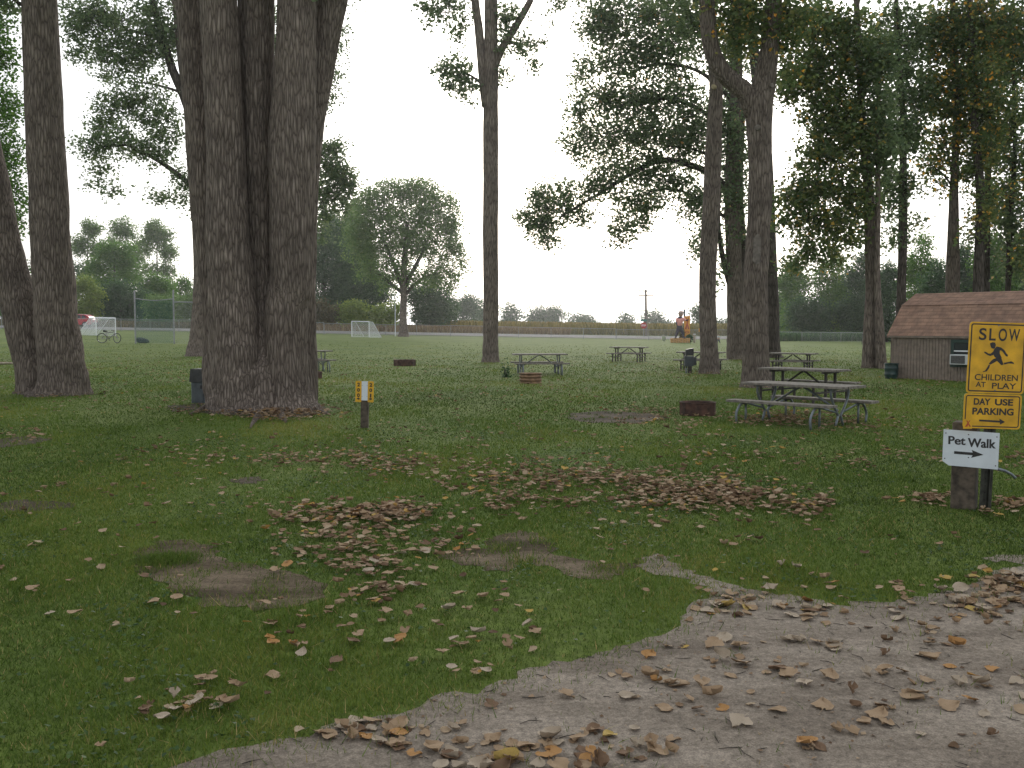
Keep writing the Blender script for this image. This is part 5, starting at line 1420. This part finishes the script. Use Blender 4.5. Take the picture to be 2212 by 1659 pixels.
# ------------------------------------------------------------------ red car beyond the fence
def red_car():
    Yc_ = 119.5
    b = onground(165, Yc_); b[2] += .06
    t = empty('parked_car', b, 'red crossover car on the road, half hidden by the left trunk', 'car', rot=0.03)
    L, Wd, H = 4.5, 1.8, 1.62
    body = [(-2.25, .45), (-2.25, .78), (-2.1, .95), (-1.15, 1.05), (-.5, 1.52), (.2, 1.62), (1.4, 1.58), (1.85, 1.36), (2.15, 1.05), (2.25, .95), (2.25, .45), (1.95, .36), (1.72, .36), (1.70, .52), (1.58, .68), (1.38, .74), (1.18, .68), (1.06, .52), (1.04, .36), (-1.04, .32), (-1.06, .52), (-1.18, .68), (-1.38, .74), (-1.58, .68), (-1.70, .52), (-1.72, .34), (-2.1, .36)]
    m = MB(); m.prism(body, -Wd / 2, Wd / 2); m.build('body', 'red_paint', t, local=True)
    for y, e_ in ((-Wd / 2, -.012), (Wd / 2, .012)):
        for q in ([(-1.0, 1.07), (-.48, 1.44), (.12, 1.53), (.12, 1.08)], [(.20, 1.08), (.20, 1.535), (.95, 1.52), (.95, 1.10)], [(1.03, 1.10), (1.03, 1.51), (1.36, 1.49), (1.72, 1.25)]):
            MB().prism(q, y, y + e_).build('window', 'glass_dark', t, local=True)
        MB().box((.1, y + e_, 1.055), (2.6, .02, .03)).build('trim_strip', 'chrome', t, local=True)
        for x in (-1.38, 1.38):
            w = MB(); w.cyl((x, y + (.02 if y < 0 else -.02), .34), (x, y + (.24 if y < 0 else -.24), .34), .34, 24); wo_ = w.build('wheel', 'black_rubber', t, local=True)
            MB().cyl((x, y + (.0 if y < 0 else 0), .34), (x, y + (.05 if y < 0 else -.05), .34), .22, 18).build('rim', 'chrome', wo_, local=True)
        MB().box((2.2, y * .82, 1.02), (.08, .26, .16), bev=.02).build('tail_light', 'stop_red', t, local=True)
        MB().box((-2.2, y * .80, .80), (.08, .30, .12), bev=.02).build('headlight', 'white_paint', t, local=True)
        MB().box((.3, y * .72, 1.625), (1.7, .04, .04), bev=.01).build('roof_rail', 'chrome', t, local=True)
    MB().prism([(2.235, .40), (2.30, .42), (2.30, .60), (2.26, .62)], -.85, .85).build('bumper', 'black_rubber', t, local=True)
    MB().add([(-.53, -.72, 1.515), (-.53, .72, 1.515), (-1.12, .78, 1.085), (-1.12, -.78, 1.085)], [(0, 1, 2, 3)]).build('windscreen', 'glass_dark', t, local=True)
red_car()

# ------------------------------------------------------------------ utility pole, cables, road signs
p = onground(1396, 127)
s = 127 / F
t = empty('utility_pole', p, 'wooden utility pole with two crossarms on the skyline', 'utility pole')
MB().cyl(p - np.array([0, 0, .3]), p + np.array([-.12, 0, 101 * s]), .20, 10, .13).build('pole', 'pole_wood', t)
for z, w in ((97, 30), (88, 33)):
    q = p + np.array([-.12, -.16, z * s])
    a_ = MB().box(q, (w * s, .12, .14)).build('crossarm', 'pole_wood', t)
    for k in (-.45, -.15, .15, .45):
        MB().cyl(q + np.array([k * w * s, 0, .07]), q + np.array([k * w * s, 0, .22]), .04, 6).build('insulator', 'pedestal_dark', a_)
MB().box(p + np.array([-.45, -.16, 56 * s]), (.9, .10, .12)).build('crossarm', 'pole_wood', t)
def cable(a, c, sag, r, label):
    q = [a + (c - a) * u - np.array([0, 0, sag * 4 * u * (1 - u)]) for u in np.linspace(0, 1, 24)]
    o = MB().tube(q, r, 5).build('overhead_cable', 'cable_black')
    tag(o, label, 'cable', 'overhead cables')
cable(P(820, 399, 102), P(1748, 176, 38), .6, .02, 'thin dark cable rising to the right across the white sky')
cable(P(985, 510, 103), P(1391, 628, 127), .3, .018, 'faint cable sloping down right to the utility pole')
cable(P(1400, 628, 127), P(1700, 650, 150), .3, .018, 'cable running right from the utility pole behind the trunks')
p = onground(1390, 124); s = 124 / F
t = empty('stop_sign', p, 'tiny red stop sign under a green street name plate', 'road sign')
MB().cyl(p, p + np.array([0, 0, 36 * s]), .04, 8).build('post', 'fence_steel', t)
o8 = [(.42 * math.cos(rad(22.5 + 45 * k)), .42 * math.sin(rad(22.5 + 45 * k))) for k in range(8)]
sp = MB().prism([(x + p[0], z + p[2] + 24 * s) for x, z in o8], p[1] - .07, p[1] - .05).build('stop_plate', 'stop_red', t)
text('STOP', .56, .24, float(p[0] - origin(sp)[0]), float(p[2] + 24 * s - origin(sp)[2]), float(p[1] - .072 - origin(sp)[1]), 'white_paint', sp, .02)
MB().box(p + np.array([0, -.05, 35 * s]), (.85, .03, .26)).build('name_plate', 'street_green', t)
p = onground(1517, 104); s = 104 / F
t = empty('road_sign', p, 'small orange yellow arrow sign half behind the slim poplar', 'road sign')
MB().cyl(p, p + np.array([0, 0, 22 * s]), .04, 8).build('post', 'fence_steel', t)
ap = MB().box(p + np.array([-.05, -.06, 23 * s]), (14 * s, .02, 7.5 * s)).build('sign_plate', 'sign_orange', t)
MB().prism([(p[0] - .05 + x * s, p[2] + 23 * s + z * s) for x, z in [(-5, 0), (-2, 2.4), (-2, 1), (3, 1), (3, -1), (-2, -1), (-2, -2.4)]], p[1] - .085, p[1] - .075).build('arrow', 'sign_black', ap)

# ------------------------------------------------------------------ straw display: bales, figure, campground board
Yd = 92.0; s = Yd / F
p = onground(1465, Yd)
for k, (dx, w, lab) in enumerate(((-8, 21, 'left of two straw bales under the pink figure'), (12, 22, 'right of two straw bales under the pink figure'))):
    c = onground(1467 + dx, Yd)
    o = empty('straw_bale', c, lab, 'straw bale', 'straw bales under the figure', rot=.06 * (-1) ** k)
    m = MB(); bmv = []
    m.box((0, 0, 5.0 * s), (w * s, 11 * s, 10.0 * s), bev=.05); m.build('bale', 'straw', o, local=True)
    st = MB()
    for x in (-.25, .25): st.box((x * w * s, 0, 5.0 * s), (.02, 11.3 * s, 10.3 * s))
    st.build('twine', 'limb_pale', o, local=True)
fx = onground(1466, Yd); zb = fx[2] + 10.0 * s
def fp(px, py, dy=0.0): return P(px, py, Yd + dy)
t = empty('scarecrow_figure', (fx[0], fx[1], zb), 'large stuffed figure in pink shirt leaning on the yellow board', 'scarecrow')
ft = 727.0
V = [(1467, 704), (1468, 694), (1469, 684), (1470.5, 680), (1463, 715), (1459, 726), (1474, 714), (1477, 726), (1477, 685.5), (1482.5, 689), (1488, 687), (1463, 685.5), (1461, 693), (1463, 700)]
V3 = [fp(a_, b_, dy) for (a_, b_), dy in zip(V, [0, 0, 0, 0, 0, 0, 0, 0, -.15, -.3, -.35, .1, .0, -.1])]
dz_ = zb - min(V3[5][2], V3[7][2]) + .05
V3 = [v + np.array([0, 0, dz_]) for v in V3]
E_ = [(0, 1), (1, 2), (2, 3), (0, 4), (4, 5), (0, 6), (6, 7), (2, 8), (8, 9), (9, 10), (2, 11), (11, 12), (12, 13)]
skin('body', [v - np.array(t.location) for v in V3], E_, [.24, .22, .20, .09, .15, .11, .15, .11, .10, .08, .06, .10, .08, .07], 'dark_jean', t)
sh = [v - np.array(t.location) for v in V3]
skin('shirt', [sh[0] + [0, 0, .02], sh[1], sh[2], sh[8], sh[9], sh[11], sh[12]], [(0, 1), (1, 2), (2, 3), (3, 4), (2, 5), (5, 6)], [.30, .30, .27, .15, .12, .15, .12], 'pink_cloth', t)
hd = V3[3] + np.array([0, 0, 4.2 * s])
m = MB(); m.lathe([(.001, -.25), (.12, -.22), (.19, -.15), (.235, 0), (.21, .14), (.12, .22), (.001, .24)], 16, hd); m.build('head', 'skin_tone', t, smooth=True)
m = MB(); m.lathe([(.34, .0), (.35, .03), (.25, .07), (.23, .2), (.14, .27), (.001, .28), (.001, .24), (.20, .06)], 18, hd + np.array([.02, 0, .05])); m.build('hat', 'hat_straw', t, smooth=True)
for q in ((5, -1), (7, 1)):
    v = V3[q[0]]; MB().box(v + np.array([q[1] * .03, -.10, -.03 - .0]), (.17, .38, .12), bev=.04).build('boot', 'dark_steel', t)
# board
p = onground(1484, Yd + .9)
t = empty('campground_board', p, 'tall yellow board with a dark red tent mark beside the pink figure', 'sign board')
dyb = Yd + .9
def bp(px, py): q = P(px, py, dyb); return (q[0], q[2])
bo = MB().prism([bp(1477.5, 683.5), bp(1491, 681.5), bp(1490, 727), bp(1478.5, 727)][::-1], dyb - .06, dyb + .06).build('board', 'sign_orange', t)
MB().cyl(P(1478.5, 735.5, dyb + .2), P(1478.5, 668, dyb + .2), .09, 10).build('post', 'pedestal_grey', t)
MB().cyl(P(1488.5, 735.5, dyb + .2), P(1488.5, 690, dyb + .2), .06, 8).build('post', 'pedestal_grey', t)
lg = MB()
for k, q in enumerate(([(1480.6, 686), (1482, 686), (1488.8, 710.5), (1486.8, 710.5)], [(1487, 686), (1488.4, 686), (1481.2, 710.5), (1479.2, 710.5)], [(1484, 699), (1485, 699), (1487.6, 711.5), (1480.6, 711.5)])):
    lg.prism([bp(*v) for v in q], dyb - .07 - .002 * k, dyb - .061)
lg.build('tent_logo', 'sign_red', bo)
MB().prism([bp(1484.1, 704), bp(1485.6, 711.5), bp(1482.6, 711.5)], dyb - .09, dyb - .085).build('tent_opening', 'sign_orange', bo)
q0 = bp(1484.2, 717.5); oo = origin(bo)
text('KOA', 9.5 * s, 5.6 * s, float(q0[0] - oo[0]), float(q0[1] - oo[2]), float(dyb - .066 - oo[1]), 'sign_red', bo, .03)
# shrubs at the board and small white post and bucket
for k, (px, w, h, lab) in enumerate(((1489, 16, 18, 'small dark green shrub at the foot of the yellow board'), (1473, 10, 34, 'narrow dried corn bundle between the figure and the board'))):
    c = onground(px, Yd + (.3 if k == 0 else .6)); t = empty('shrub', c, lab, 'shrub')
    rr = np.random.default_rng(k); n = 500
    q = rr.normal(size=(n, 3)); q /= np.linalg.norm(q, axis=1)[:, None]; q *= rr.random(n)[:, None] ** .4
    C_ = c + np.array([0, 0, h * s / 2]) + q * np.array([w * s / 2, .35, h * s / 2])
    np_mesh('foliage', leaves(C_, .16 if k == 0 else .22, rr), np.arange(n * 4).reshape(-1, 4), 'leaf_dark' if k == 0 else 'leaf_brown', t, np.clip(rr.normal(.4, .2, n), 0, 1))
    MB().cyl(c, c + np.array([0, 0, h * s * .6]), .03, 6).build('stem', 'bark_dark', t)
c = onground(1500, Yd + .2); t = empty('marker_post', c, 'short pale post at the right of the yellow board', 'post')
MB().box(c + np.array([0, 0, 9 * s]), (4.0 * s, .16, 18 * s), bev=.02).build('post', 'limb_pale', t); MB().box(c + np.array([0, 0, 18.4 * s]), (5 * s, .2, 1.2 * s), bev=.01).build('cap', 'white_paint', t)
c = onground(1434, 101); t = empty('bucket', c, 'white bucket on the grass left of the straw bales', 'bucket')
m = MB(); m.lathe([(.001, 0), (.14, 0), (.24, .52), (.26, .53), (.24, .54), (.22, .50), (.13, .03), (.001, .03)], 20, c); m.build('pail', 'white_paint', t, smooth=True)
MB().tube(catmull([c + [-.24, 0, .5], c + [-.16, 0, .66], c + [.12, 0, .70], c + [.24, 0, .5]], 10), .014, 5).build('handle', 'galvanised', t)

# ------------------------------------------------------------------ two people far off
def person(px, py, hpx, label, top, legs, stride, face):
    b = G(px, py); h = hpx * b[1] / F; k = h / 1.7
    t = empty('person', b, label, 'person', rot=face)
    v = [(0, 0, .92), (.01, 0, 1.15), (.04, 0, 1.38), (.06, 0, 1.46), (.09, 0, 1.56), (.10, 0, 1.64),
         (stride * .5, -.09, .50), (stride * .55 - .05, -.09, .08), (stride * .55 + .10, -.09, .045),
         (-stride * .3, .09, .50), (-stride * .9, .09, .10), (-stride * .9 + .14, .09, .045),
         (.03, -.20, 1.36), (.10, -.24, 1.08), (.24, -.22, .88), (.27, -.22, .80),
         (.03, .20, 1.36), (-.06, .25, 1.08), (.02, .25, .86), (.03, .25, .78)]
    e_ = [(0, 1), (1, 2), (2, 3), (3, 4), (4, 5), (0, 6), (6, 7), (7, 8), (0, 9), (9, 10), (10, 11), (2, 12), (12, 13), (13, 14), (14, 15), (2, 16), (16, 17), (17, 18), (18, 19)]
    R = [.14, .13, .14, .055, .09, .075, .075, .045, .04, .075, .045, .04, .05, .042, .032, .03, .05, .042, .032, .03]
    skin('body', [np.array(p) * k for p in v], e_, [r * k for r in R], 'skin_tone', t)
    skin('shirt', [np.array(v[i]) * k for i in (0, 1, 2, 12, 13, 16, 17)], [(0, 1), (1, 2), (2, 3), (3, 4), (2, 5), (5, 6)], [r * k for r in (.165, .16, .165, .07, .055, .07, .055)], top, t)
    skin('trousers', [np.array(v[i]) * k for i in (0, 6, 7, 9, 10)], [(0, 1), (1, 2), (0, 3), (3, 4)], [r * k for r in (.16, .10, .065, .10, .065)], legs, t)
    m = MB(); m.lathe([(.10 * k, 0), (.105 * k, .06 * k), (.08 * k, .13 * k), (.001, .15 * k)], 14, (.085 * k, 0, 1.57 * k)); m.build('hair', 'hair_dark', t, local=True, smooth=True)
    return t
person(1552, 743, 22, 'person in white top and grey trousers walking on the far grass', 'white_cloth', 'jean_cloth', .32, rad(200))
person(1572, 742, 20, 'person in teal shirt half hidden behind the leafy poplar trunk', 'teal_cloth', 'dark_jean', .28, rad(170))

# ------------------------------------------------------------------ weed, fallen limb
c = G(1094, 815); t = empty('tall_weed', c, 'tall dark weed left of the grey picnic table', 'plant')
rr = np.random.default_rng(5); m = MB()
for k in range(9):
    a = rr.uniform(0, 6.28); tip = c + np.array([math.cos(a) * .18, math.sin(a) * .18, rr.uniform(.28, .52)])
    m.tube([c + rr.normal(0, .03, 3) * [1, 1, 0], (c + tip) / 2 + [0, 0, .08], tip], [.008, .006, .003], 5)
m.build('stems', 'weed_green', t)
n = 110; q = c + np.abs(rr.normal(0, 1, (n, 3))) * [0, 0, .22] + rr.normal(0, 1, (n, 3)) * [.09, .09, 0]
np_mesh('foliage', leaves(q, .07, rr), np.arange(n * 4).reshape(-1, 4), 'leaf_dark', t, np.clip(rr.normal(.2, .15, n), 0, 1))
a, c = G(-18, 789), G(28, 787)
o = MB().tube(catmull([a + [0, 0, .05], (a + c) / 2 + [0, .1, .06], c + [0, 0, .04]], 10), [.06, .06, .055, .06, .05, .05, .05, .045, .045, .04], 8).build('fallen_limb', 'limb_pale', smooth=True)
tag(o, 'pale fallen limb on the grass at the far left edge', 'limb')

# ------------------------------------------------------------------ dry verge and corn
def blades(name, xr, yr, n, h, w, mat, label, cat, seed, dens=None):
    rng = np.random.default_rng(seed)
    y = rng.uniform(*yr, n); px = rng.uniform(*xr, n); x = (px - CX) / F * y
    z = gz(x, y); hh = h * rng.uniform(.55, 1.1, n); an = rng.uniform(0, 6.28, n); la = rng.uniform(0, 6.28, n); ll = hh * rng.uniform(.05, .5, n)
    V = np.empty((n, 4, 3)); bx, by = np.cos(an) * w, np.sin(an) * w
    V[:, 0] = np.stack([x - bx, y - by, z], 1); V[:, 1] = np.stack([x + bx, y + by, z], 1)
    V[:, 2] = np.stack([x + bx * .5 + np.cos(la) * ll, y + by * .5 + np.sin(la) * ll, z + hh], 1); V[:, 3] = np.stack([x - bx * .5 + np.cos(la) * ll, y - by * .5 + np.sin(la) * ll, z + hh * .9], 1)
    o = np_mesh(name, V.reshape(-1, 3), np.arange(n * 4).reshape(-1, 4), mat, None, np.clip(rng.normal(.5, .2, n), 0, 1))
    return tag(o, label, cat, kind='stuff')
blades('dry_grass', (560, 1230), (126, 140), 14000, 1.0, .07, 'dry_grass', 'brown dry grass along the far side of the road', 'dry grass', 1)
blades('weeds', (-80, 600), (126, 136), 12000, .9, .08, 'leaf_brown', 'rough weedy verge beyond the road on the left', 'weeds', 2)
blades('corn_field', (940, 1680), (136, 200), 42000, 1.75, .07, 'corn_leaf', 'yellowing corn field across the road', 'corn', 3)
blades('weeds', (1620, 1960), (101, 112), 9000, .9, .08, 'leaf_dark', 'dark weedy edge below the trees on the right', 'weeds', 4)

# ------------------------------------------------------------------ fallen leaves
def leaf_shape(rng, curl, wide=1.0):
    """a curled poplar leaf: toothed heart outline over a small grid, with its stalk"""
    nu, nv = 7, 9
    us = np.linspace(-1, 1, nu); vs = np.linspace(0, 1, nv)
    wv = np.array([.22, .66, .92, 1.0, .90, .72, .50, .26, .03])
    V = []
    a, b, c, ph_ = rng.uniform(.2, 1) * curl, rng.uniform(-.8, .9) * curl, rng.uniform(-.6, .6) * curl, rng.uniform(0, 6.28)
    fold = rng.uniform(0, .35) * curl
    for j, v in enumerate(vs):
        tl_, tr_ = 1 + rng.normal(0, .10), 1 + rng.normal(0, .10)
        for i, u in enumerate(us):
            w = wv[j] * .52 * wide * (tl_ if u < 0 else tr_)
            x = u * w; y = v - .5 + (.07 * (1 - abs(u)) if j == 0 else 0) - .06 * abs(u) * (1 if j < 3 else 0)
            z = a * .36 * u * u * abs(u) ** .3 + b * .32 * (v - .5) ** 2 * 2 + c * .25 * u * (v - .5) + fold * abs(u) * .3 + .04 * math.sin(4 * u + 5 * v + ph_) + .02 * math.sin(11 * u - 7 * v + ph_ * 2) + rng.normal(0, .012)
            V.append((x, y, z))
    f = [(j * nu + i, j * nu + i + 1, (j + 1) * nu + i + 1, (j + 1) * nu + i) for j in range(nv - 1) for i in range(nu - 1)]
    if rng.random() < .4:      # a piece is broken out of the edge
        k = int(rng.integers(1, nv - 3)); f = [q for n_, q in enumerate(f) if n_ not in (k * (nu - 1), (k + 1) * (nu - 1), k * (nu - 1) + 1)]
    k = len(V); m = nu // 2; bx, by, bz = V[m]
    e = rng.uniform(-.3, .3)
    V += [(bx - .012, by, bz), (bx + .012, by, bz), (bx + e * .5 + .010, by - .22, bz + .02), (bx + e * .5 - .010, by - .22, bz + .02), (bx + e, by - .45, bz - .0), (bx + e + .012, by - .45, bz)]
    f += [(k, k + 1, k + 2, k + 3), (k + 3, k + 2, k + 5, k + 4)]
    V = np.array(V); V[:, 2] -= V[:, 2].min()
    return V, np.array(f)
rl_ = np.random.default_rng(21)
SHP = [leaf_shape(rl_, k, w) for k, w in ((.12, 1), (.25, 1.1), (.35, .9), (.55, 1), (.15, .85), (.8, .9), (.3, 1.1), (.45, .8), (1.3, .75), (.2, .9), (.6, 1.1), (.4, 1))]
pts = []
def drift(px, py, rx_, ry_, n, p=.5, zmax=.03):
    a = rl_.uniform(0, 6.28, n); r = np.where(rl_.random(n) < .6, rl_.random(n) ** p, np.abs(rl_.normal(0, .75, n)))
    for x, y in zip(px + np.cos(a) * r * rx_, py + np.sin(a) * r * ry_): pts.append((x, y, zmax))
def band(p, q, hw, n, zmax=.03):
    u = rl_.random(n); x = p[0] + (q[0] - p[0]) * u; y = p[1] + (q[1] - p[1]) * u + rl_.normal(0, hw, n) * np.where(rl_.random(n) < .35, 2.0, 1.0) + 5 * np.sin(x / 21.0) + 3 * np.sin(x / 7.3)
    for a, b in zip(x, y): pts.append((a, b, zmax))
# long windrow across the middle
band((560, 985), (900, 1005), 12, 260); band((760, 1000), (1060, 1018), 13, 330); band((1050, 1022), (1350, 1040), 12, 640, .05); band((1330, 1050), (1600, 1075), 15, 820, .06); band((1560, 1075), (1800, 1096), 13, 520, .05); band((1350, 1088), (1560, 1100), 10, 170, .04); band((1050, 1095), (1330, 1085), 12, 120)
band((250, 985), (720, 1002), 12, 150); band((1470, 982), (1900, 1000), 9, 230); band((1900, 985), (2212, 1000), 10, 120); band((950, 1060), (1250, 1075), 14, 130)
# heap left of centre
drift(760, 1118, 180, 28, 520, .6, .07); drift(850, 1115, 90, 18, 180, .6, .09); drift(740, 1165, 150, 30, 170, .5, .04); drift(790, 1220, 120, 34, 120, .5, .03); drift(830, 1280, 110, 30, 55); drift(960, 1180, 80, 40, 60); drift(640, 1195, 60, 40, 30)
# round the clump, under the tables, by the signs
drift(590, 892, 130, 22, 620, .6, .06); drift(600, 900, 90, 14, 380, .6, .10); band((340, 890), (470, 893), 5, 80); band((690, 885), (760, 905), 8, 50)
drift(1700, 908, 170, 18, 760, .6, .05); band((1330, 905), (1560, 912), 8, 260, .04); band((1760, 920), (2080, 930), 8, 230); drift(1400, 890, 120, 8, 110)
drift(2010, 1085, 65, 16, 80, .6, .04); drift(2180, 1092, 40, 16, 70, .6, .04); drift(2140, 1110, 60, 10, 16)
band((1050, 940), (1700, 955), 14, 130); band((740, 945), (1050, 965), 14, 90); band((850, 855), (1200, 850), 8, 90); band((1150, 835), (1330, 860), 8, 90)
band((1340, 800), (1560, 812), 5, 90); drift(1535, 808, 45, 6, 50); drift(1640, 836, 60, 8, 60); band((1700, 860), (1960, 870), 14, 130); band((1930, 830), (2080, 828), 3, 60); band((880, 855), (960, 858), 4, 40); band((920, 790), (960, 790), 3, 20)
band((200, 850), (420, 880), 10, 70); band((250, 808), (520, 812), 8, 90); band((0, 945), (110, 945), 8, 60, .04); drift(110, 858, 90, 10, 60); band((180, 800), (420, 790), 14, 110)
# the drive and its edge
drift(2080, 1300, 150, 50, 150, .5); drift(2170, 1262, 80, 26, 90, .5, .05); drift(1560, 1310, 80, 26, 34); band((1480, 1290), (1850, 1310), 18, 40); drift(1800, 1400, 330, 70, 70, .5); drift(1900, 1530, 330, 110, 64, .5); drift(1150, 1620, 330, 50, 90, .5); drift(800, 1580, 130, 20, 30, .5, .04)
drift(1450, 1480, 260, 70, 30, .5); drift(1950, 1270, 60, 16, 12)
# scattered ones on the near grass
for a, b, rx_, ry_, n in ((360, 1535, 70, 30, 12), (470, 1510, 110, 40, 16), (1000, 1390, 180, 80, 40), (600, 1400, 500, 120, 34), (250, 1250, 260, 120, 30), (1100, 1300, 160, 50, 20), (700, 1330, 160, 50, 24), (420, 1100, 380, 80, 70), (1600, 1180, 500, 60, 40)):
    drift(a, b, rx_, ry_, n)
XY = []
for px, py, zm in pts:
    if py < 760: continue
    g = G(px, py)
    if rl_.random() > np.clip(.80 + .38 * vnoise(g[:1], g[1:2], 3.2, 13)[0], .12, 1): continue
    XY.append((g[0], g[1], g[2], zm))
# thin even scatter over the whole camp lawn
n = 5600; y = np.sqrt(rl_.uniform(9 ** 2, 46 ** 2, n)); x = y * rl_.uniform(-.56, .56, n)
vn = vnoise(x, y, 0.8, 9)
for a, b, c in zip(x, y, vn):
    if rl_.random() < np.clip(.45 + .5 * c, .05, 1): XY.append((a, b, float(gz(a, b)), .03))
XY = np.array(XY)
# no leaves inside trunks
order = np.argsort(np.hypot(XY[:, 0], XY[:, 1])); XY = XY[order]
size = rl_.uniform(.032, .082, len(XY)) * np.where(inside(XY[:, 0], XY[:, 1], DIRT[0][0]), 1.2, 1) * np.where(rl_.random(len(XY)) < .3, .7, 1)
vis = np.abs(XY[:, 0] / XY[:, 1]) < .545
rank = np.where(vis, size / XY[:, 1], 0); near = np.zeros(len(XY), bool); near[np.argsort(-rank)[:300]] = True
drive = DIRT[0][0]
on_drive = inside(XY[:, 0], XY[:, 1], drive)
kinds = ['tan', 'pale grey', 'brown', 'orange', 'yellow']
kp = [.50, .28, .12, .07, .03]
LM = {}
def leaf_mesh(si, kind):
    if (si, kind) not in LM:
        V, f = SHP[si]
        o = MB().add(V, [tuple(q) for q in f])
        me = bpy.data.meshes.new('fallen_leaf'); me.from_pydata(o.v, [], o.f); me.polygons.foreach_set('use_smooth', [True] * len(me.polygons))
        me.materials.append(MATS['leaf ' + kind]); me.update(); LM[(si, kind)] = me
    return LM[(si, kind)]
SV, SF, ST = [], [], []; cnt = 0
for i, (x, y, z, zm) in enumerate(XY):
    si = int(rl_.integers(len(SHP))); V, f = SHP[si]
    sc = size[i]; yaw = rl_.uniform(0, 6.28); tx, ty = rl_.normal(0, .16), rl_.normal(0, .16)
    lift = .006 if on_drive[i] else .016 + rl_.random() * zm * .7 + .02 * min(max((y - 8) / 10, 0), 1.3)
    if near[i]:
        kind = kinds[int(rl_.choice(5, p=kp))]
        flat = not on_drive[i] and False
        o = bpy.data.objects.new('fallen_leaf', leaf_mesh(si, kind)); COL.objects.link(o)
        o.location = (x, y, z + lift + abs(tx) * sc * .3 + abs(ty) * sc * .25); o.rotation_euler = (tx, ty, yaw); o.scale = (sc, sc, sc)
        where = 'sandy drive' if on_drive[i] else 'mown grass'
        adj = {'tan': 'tan', 'pale grey': 'pale greyish', 'brown': 'dark brown', 'orange': 'orange', 'yellow': 'yellow'}[kind]
        shp = 'flat' if si in (0, 1, 4, 9) else 'curled'
        tag(o, f'{shp} {adj} fallen poplar leaf lying on the {where}', 'leaf', f'{shp} {adj} leaves on the {where}')
    else:
        R = np.array(Matrix.Rotation(yaw, 3, 'Z') @ Matrix.Rotation(ty, 3, 'Y') @ Matrix.Rotation(tx, 3, 'X'))
        SV.append((V * sc) @ R.T + np.array([x, y, z + lift + .2 * sc * max(abs(tx), abs(ty))])); SF.append(f + cnt); cnt += len(V)
        r = rl_.random(); tv = rl_.uniform(.0, .2) if r < .18 else (rl_.uniform(.9, 1) if r > .94 else rl_.uniform(.25, .85))
        ST.append(np.full(len(f), tv))
o = np_mesh('leaf_litter', np.concatenate(SV), np.concatenate(SF), 'dead_leaf', None, np.concatenate(ST), smooth=True)
tag(o, 'dry brown fallen leaves drifted in rows across the lawn', 'fallen leaves', kind='stuff')
print('leaves', len(XY))

rb_ = np.random.default_rng(77); tm = MB(); k = 0
while k < 130:
    y = math.sqrt(rb_.uniform(9, 60)); x = y * rb_.uniform(-.3, .56)
    if not inside(np.array([x]), np.array([y]), drive)[0]: continue
    a = rb_.uniform(0, 6.28); L_ = rb_.uniform(.02, .11); d = np.array([math.cos(a), math.sin(a), 0]) * L_ / 2; c = np.array([x, y, .009]); e_ = np.array([-d[1], d[0], 0]) * rb_.normal(0, .2)
    tm.tube([c - d, c + e_, c + d], [.0018, .0022, .0012], 4); k += 1
tag(tm.build('twig_litter', 'bark_dark'), 'thin dark twigs and stalks scattered on the sandy drive', 'twigs', kind='stuff')
n = 2600; y = np.sqrt(rb_.uniform(9, 64, n)); x = y * rb_.uniform(-.4, .57, n)
ins = inside(x + rb_.normal(0, .04, n), y + rb_.normal(0, .04, n), drive); x, y = x[ins], y[ins]; n = len(x)
C_ = np.stack([x, y, np.full(n, .010)], 1); V = leaves(C_, 1.0, rb_, 4.0); sz = rb_.gamma(2.0, .006, n)
V = ((V.reshape(-1, 4, 3) - C_[:, None]) * np.minimum(sz, .03)[:, None, None] + C_[:, None]).reshape(-1, 3)
tag(np_mesh('leaf_crumbs', V, np.arange(n * 4).reshape(-1, 4), 'dead_leaf', None, rb_.choice([.0, .1, .2, .3, .5, .7], n)), 'small broken crumbs of dry leaf on the drive', 'leaf crumbs', kind='stuff')

# ------------------------------------------------------------------ haze
hm = bpy.data.materials.new('haze'); hm.use_nodes = True
for n in list(hm.node_tree.nodes): hm.node_tree.nodes.remove(n)
ho = hm.node_tree.nodes.new('ShaderNodeOutputMaterial'); hv_ = hm.node_tree.nodes.new('ShaderNodeVolumePrincipled')
hv_.inputs['Color'].default_value = (0.93, 0.95, 0.97, 1); hv_.inputs['Density'].default_value = 0.00032; hv_.inputs['Anisotropy'].default_value = 0.72
hm.node_tree.links.new(hv_.outputs['Volume'], ho.inputs['Volume'])
hz = MB().box((0, 155, 21), (520, 350, 46)).build('haze', hm)
tag(hz, kind='stuff')
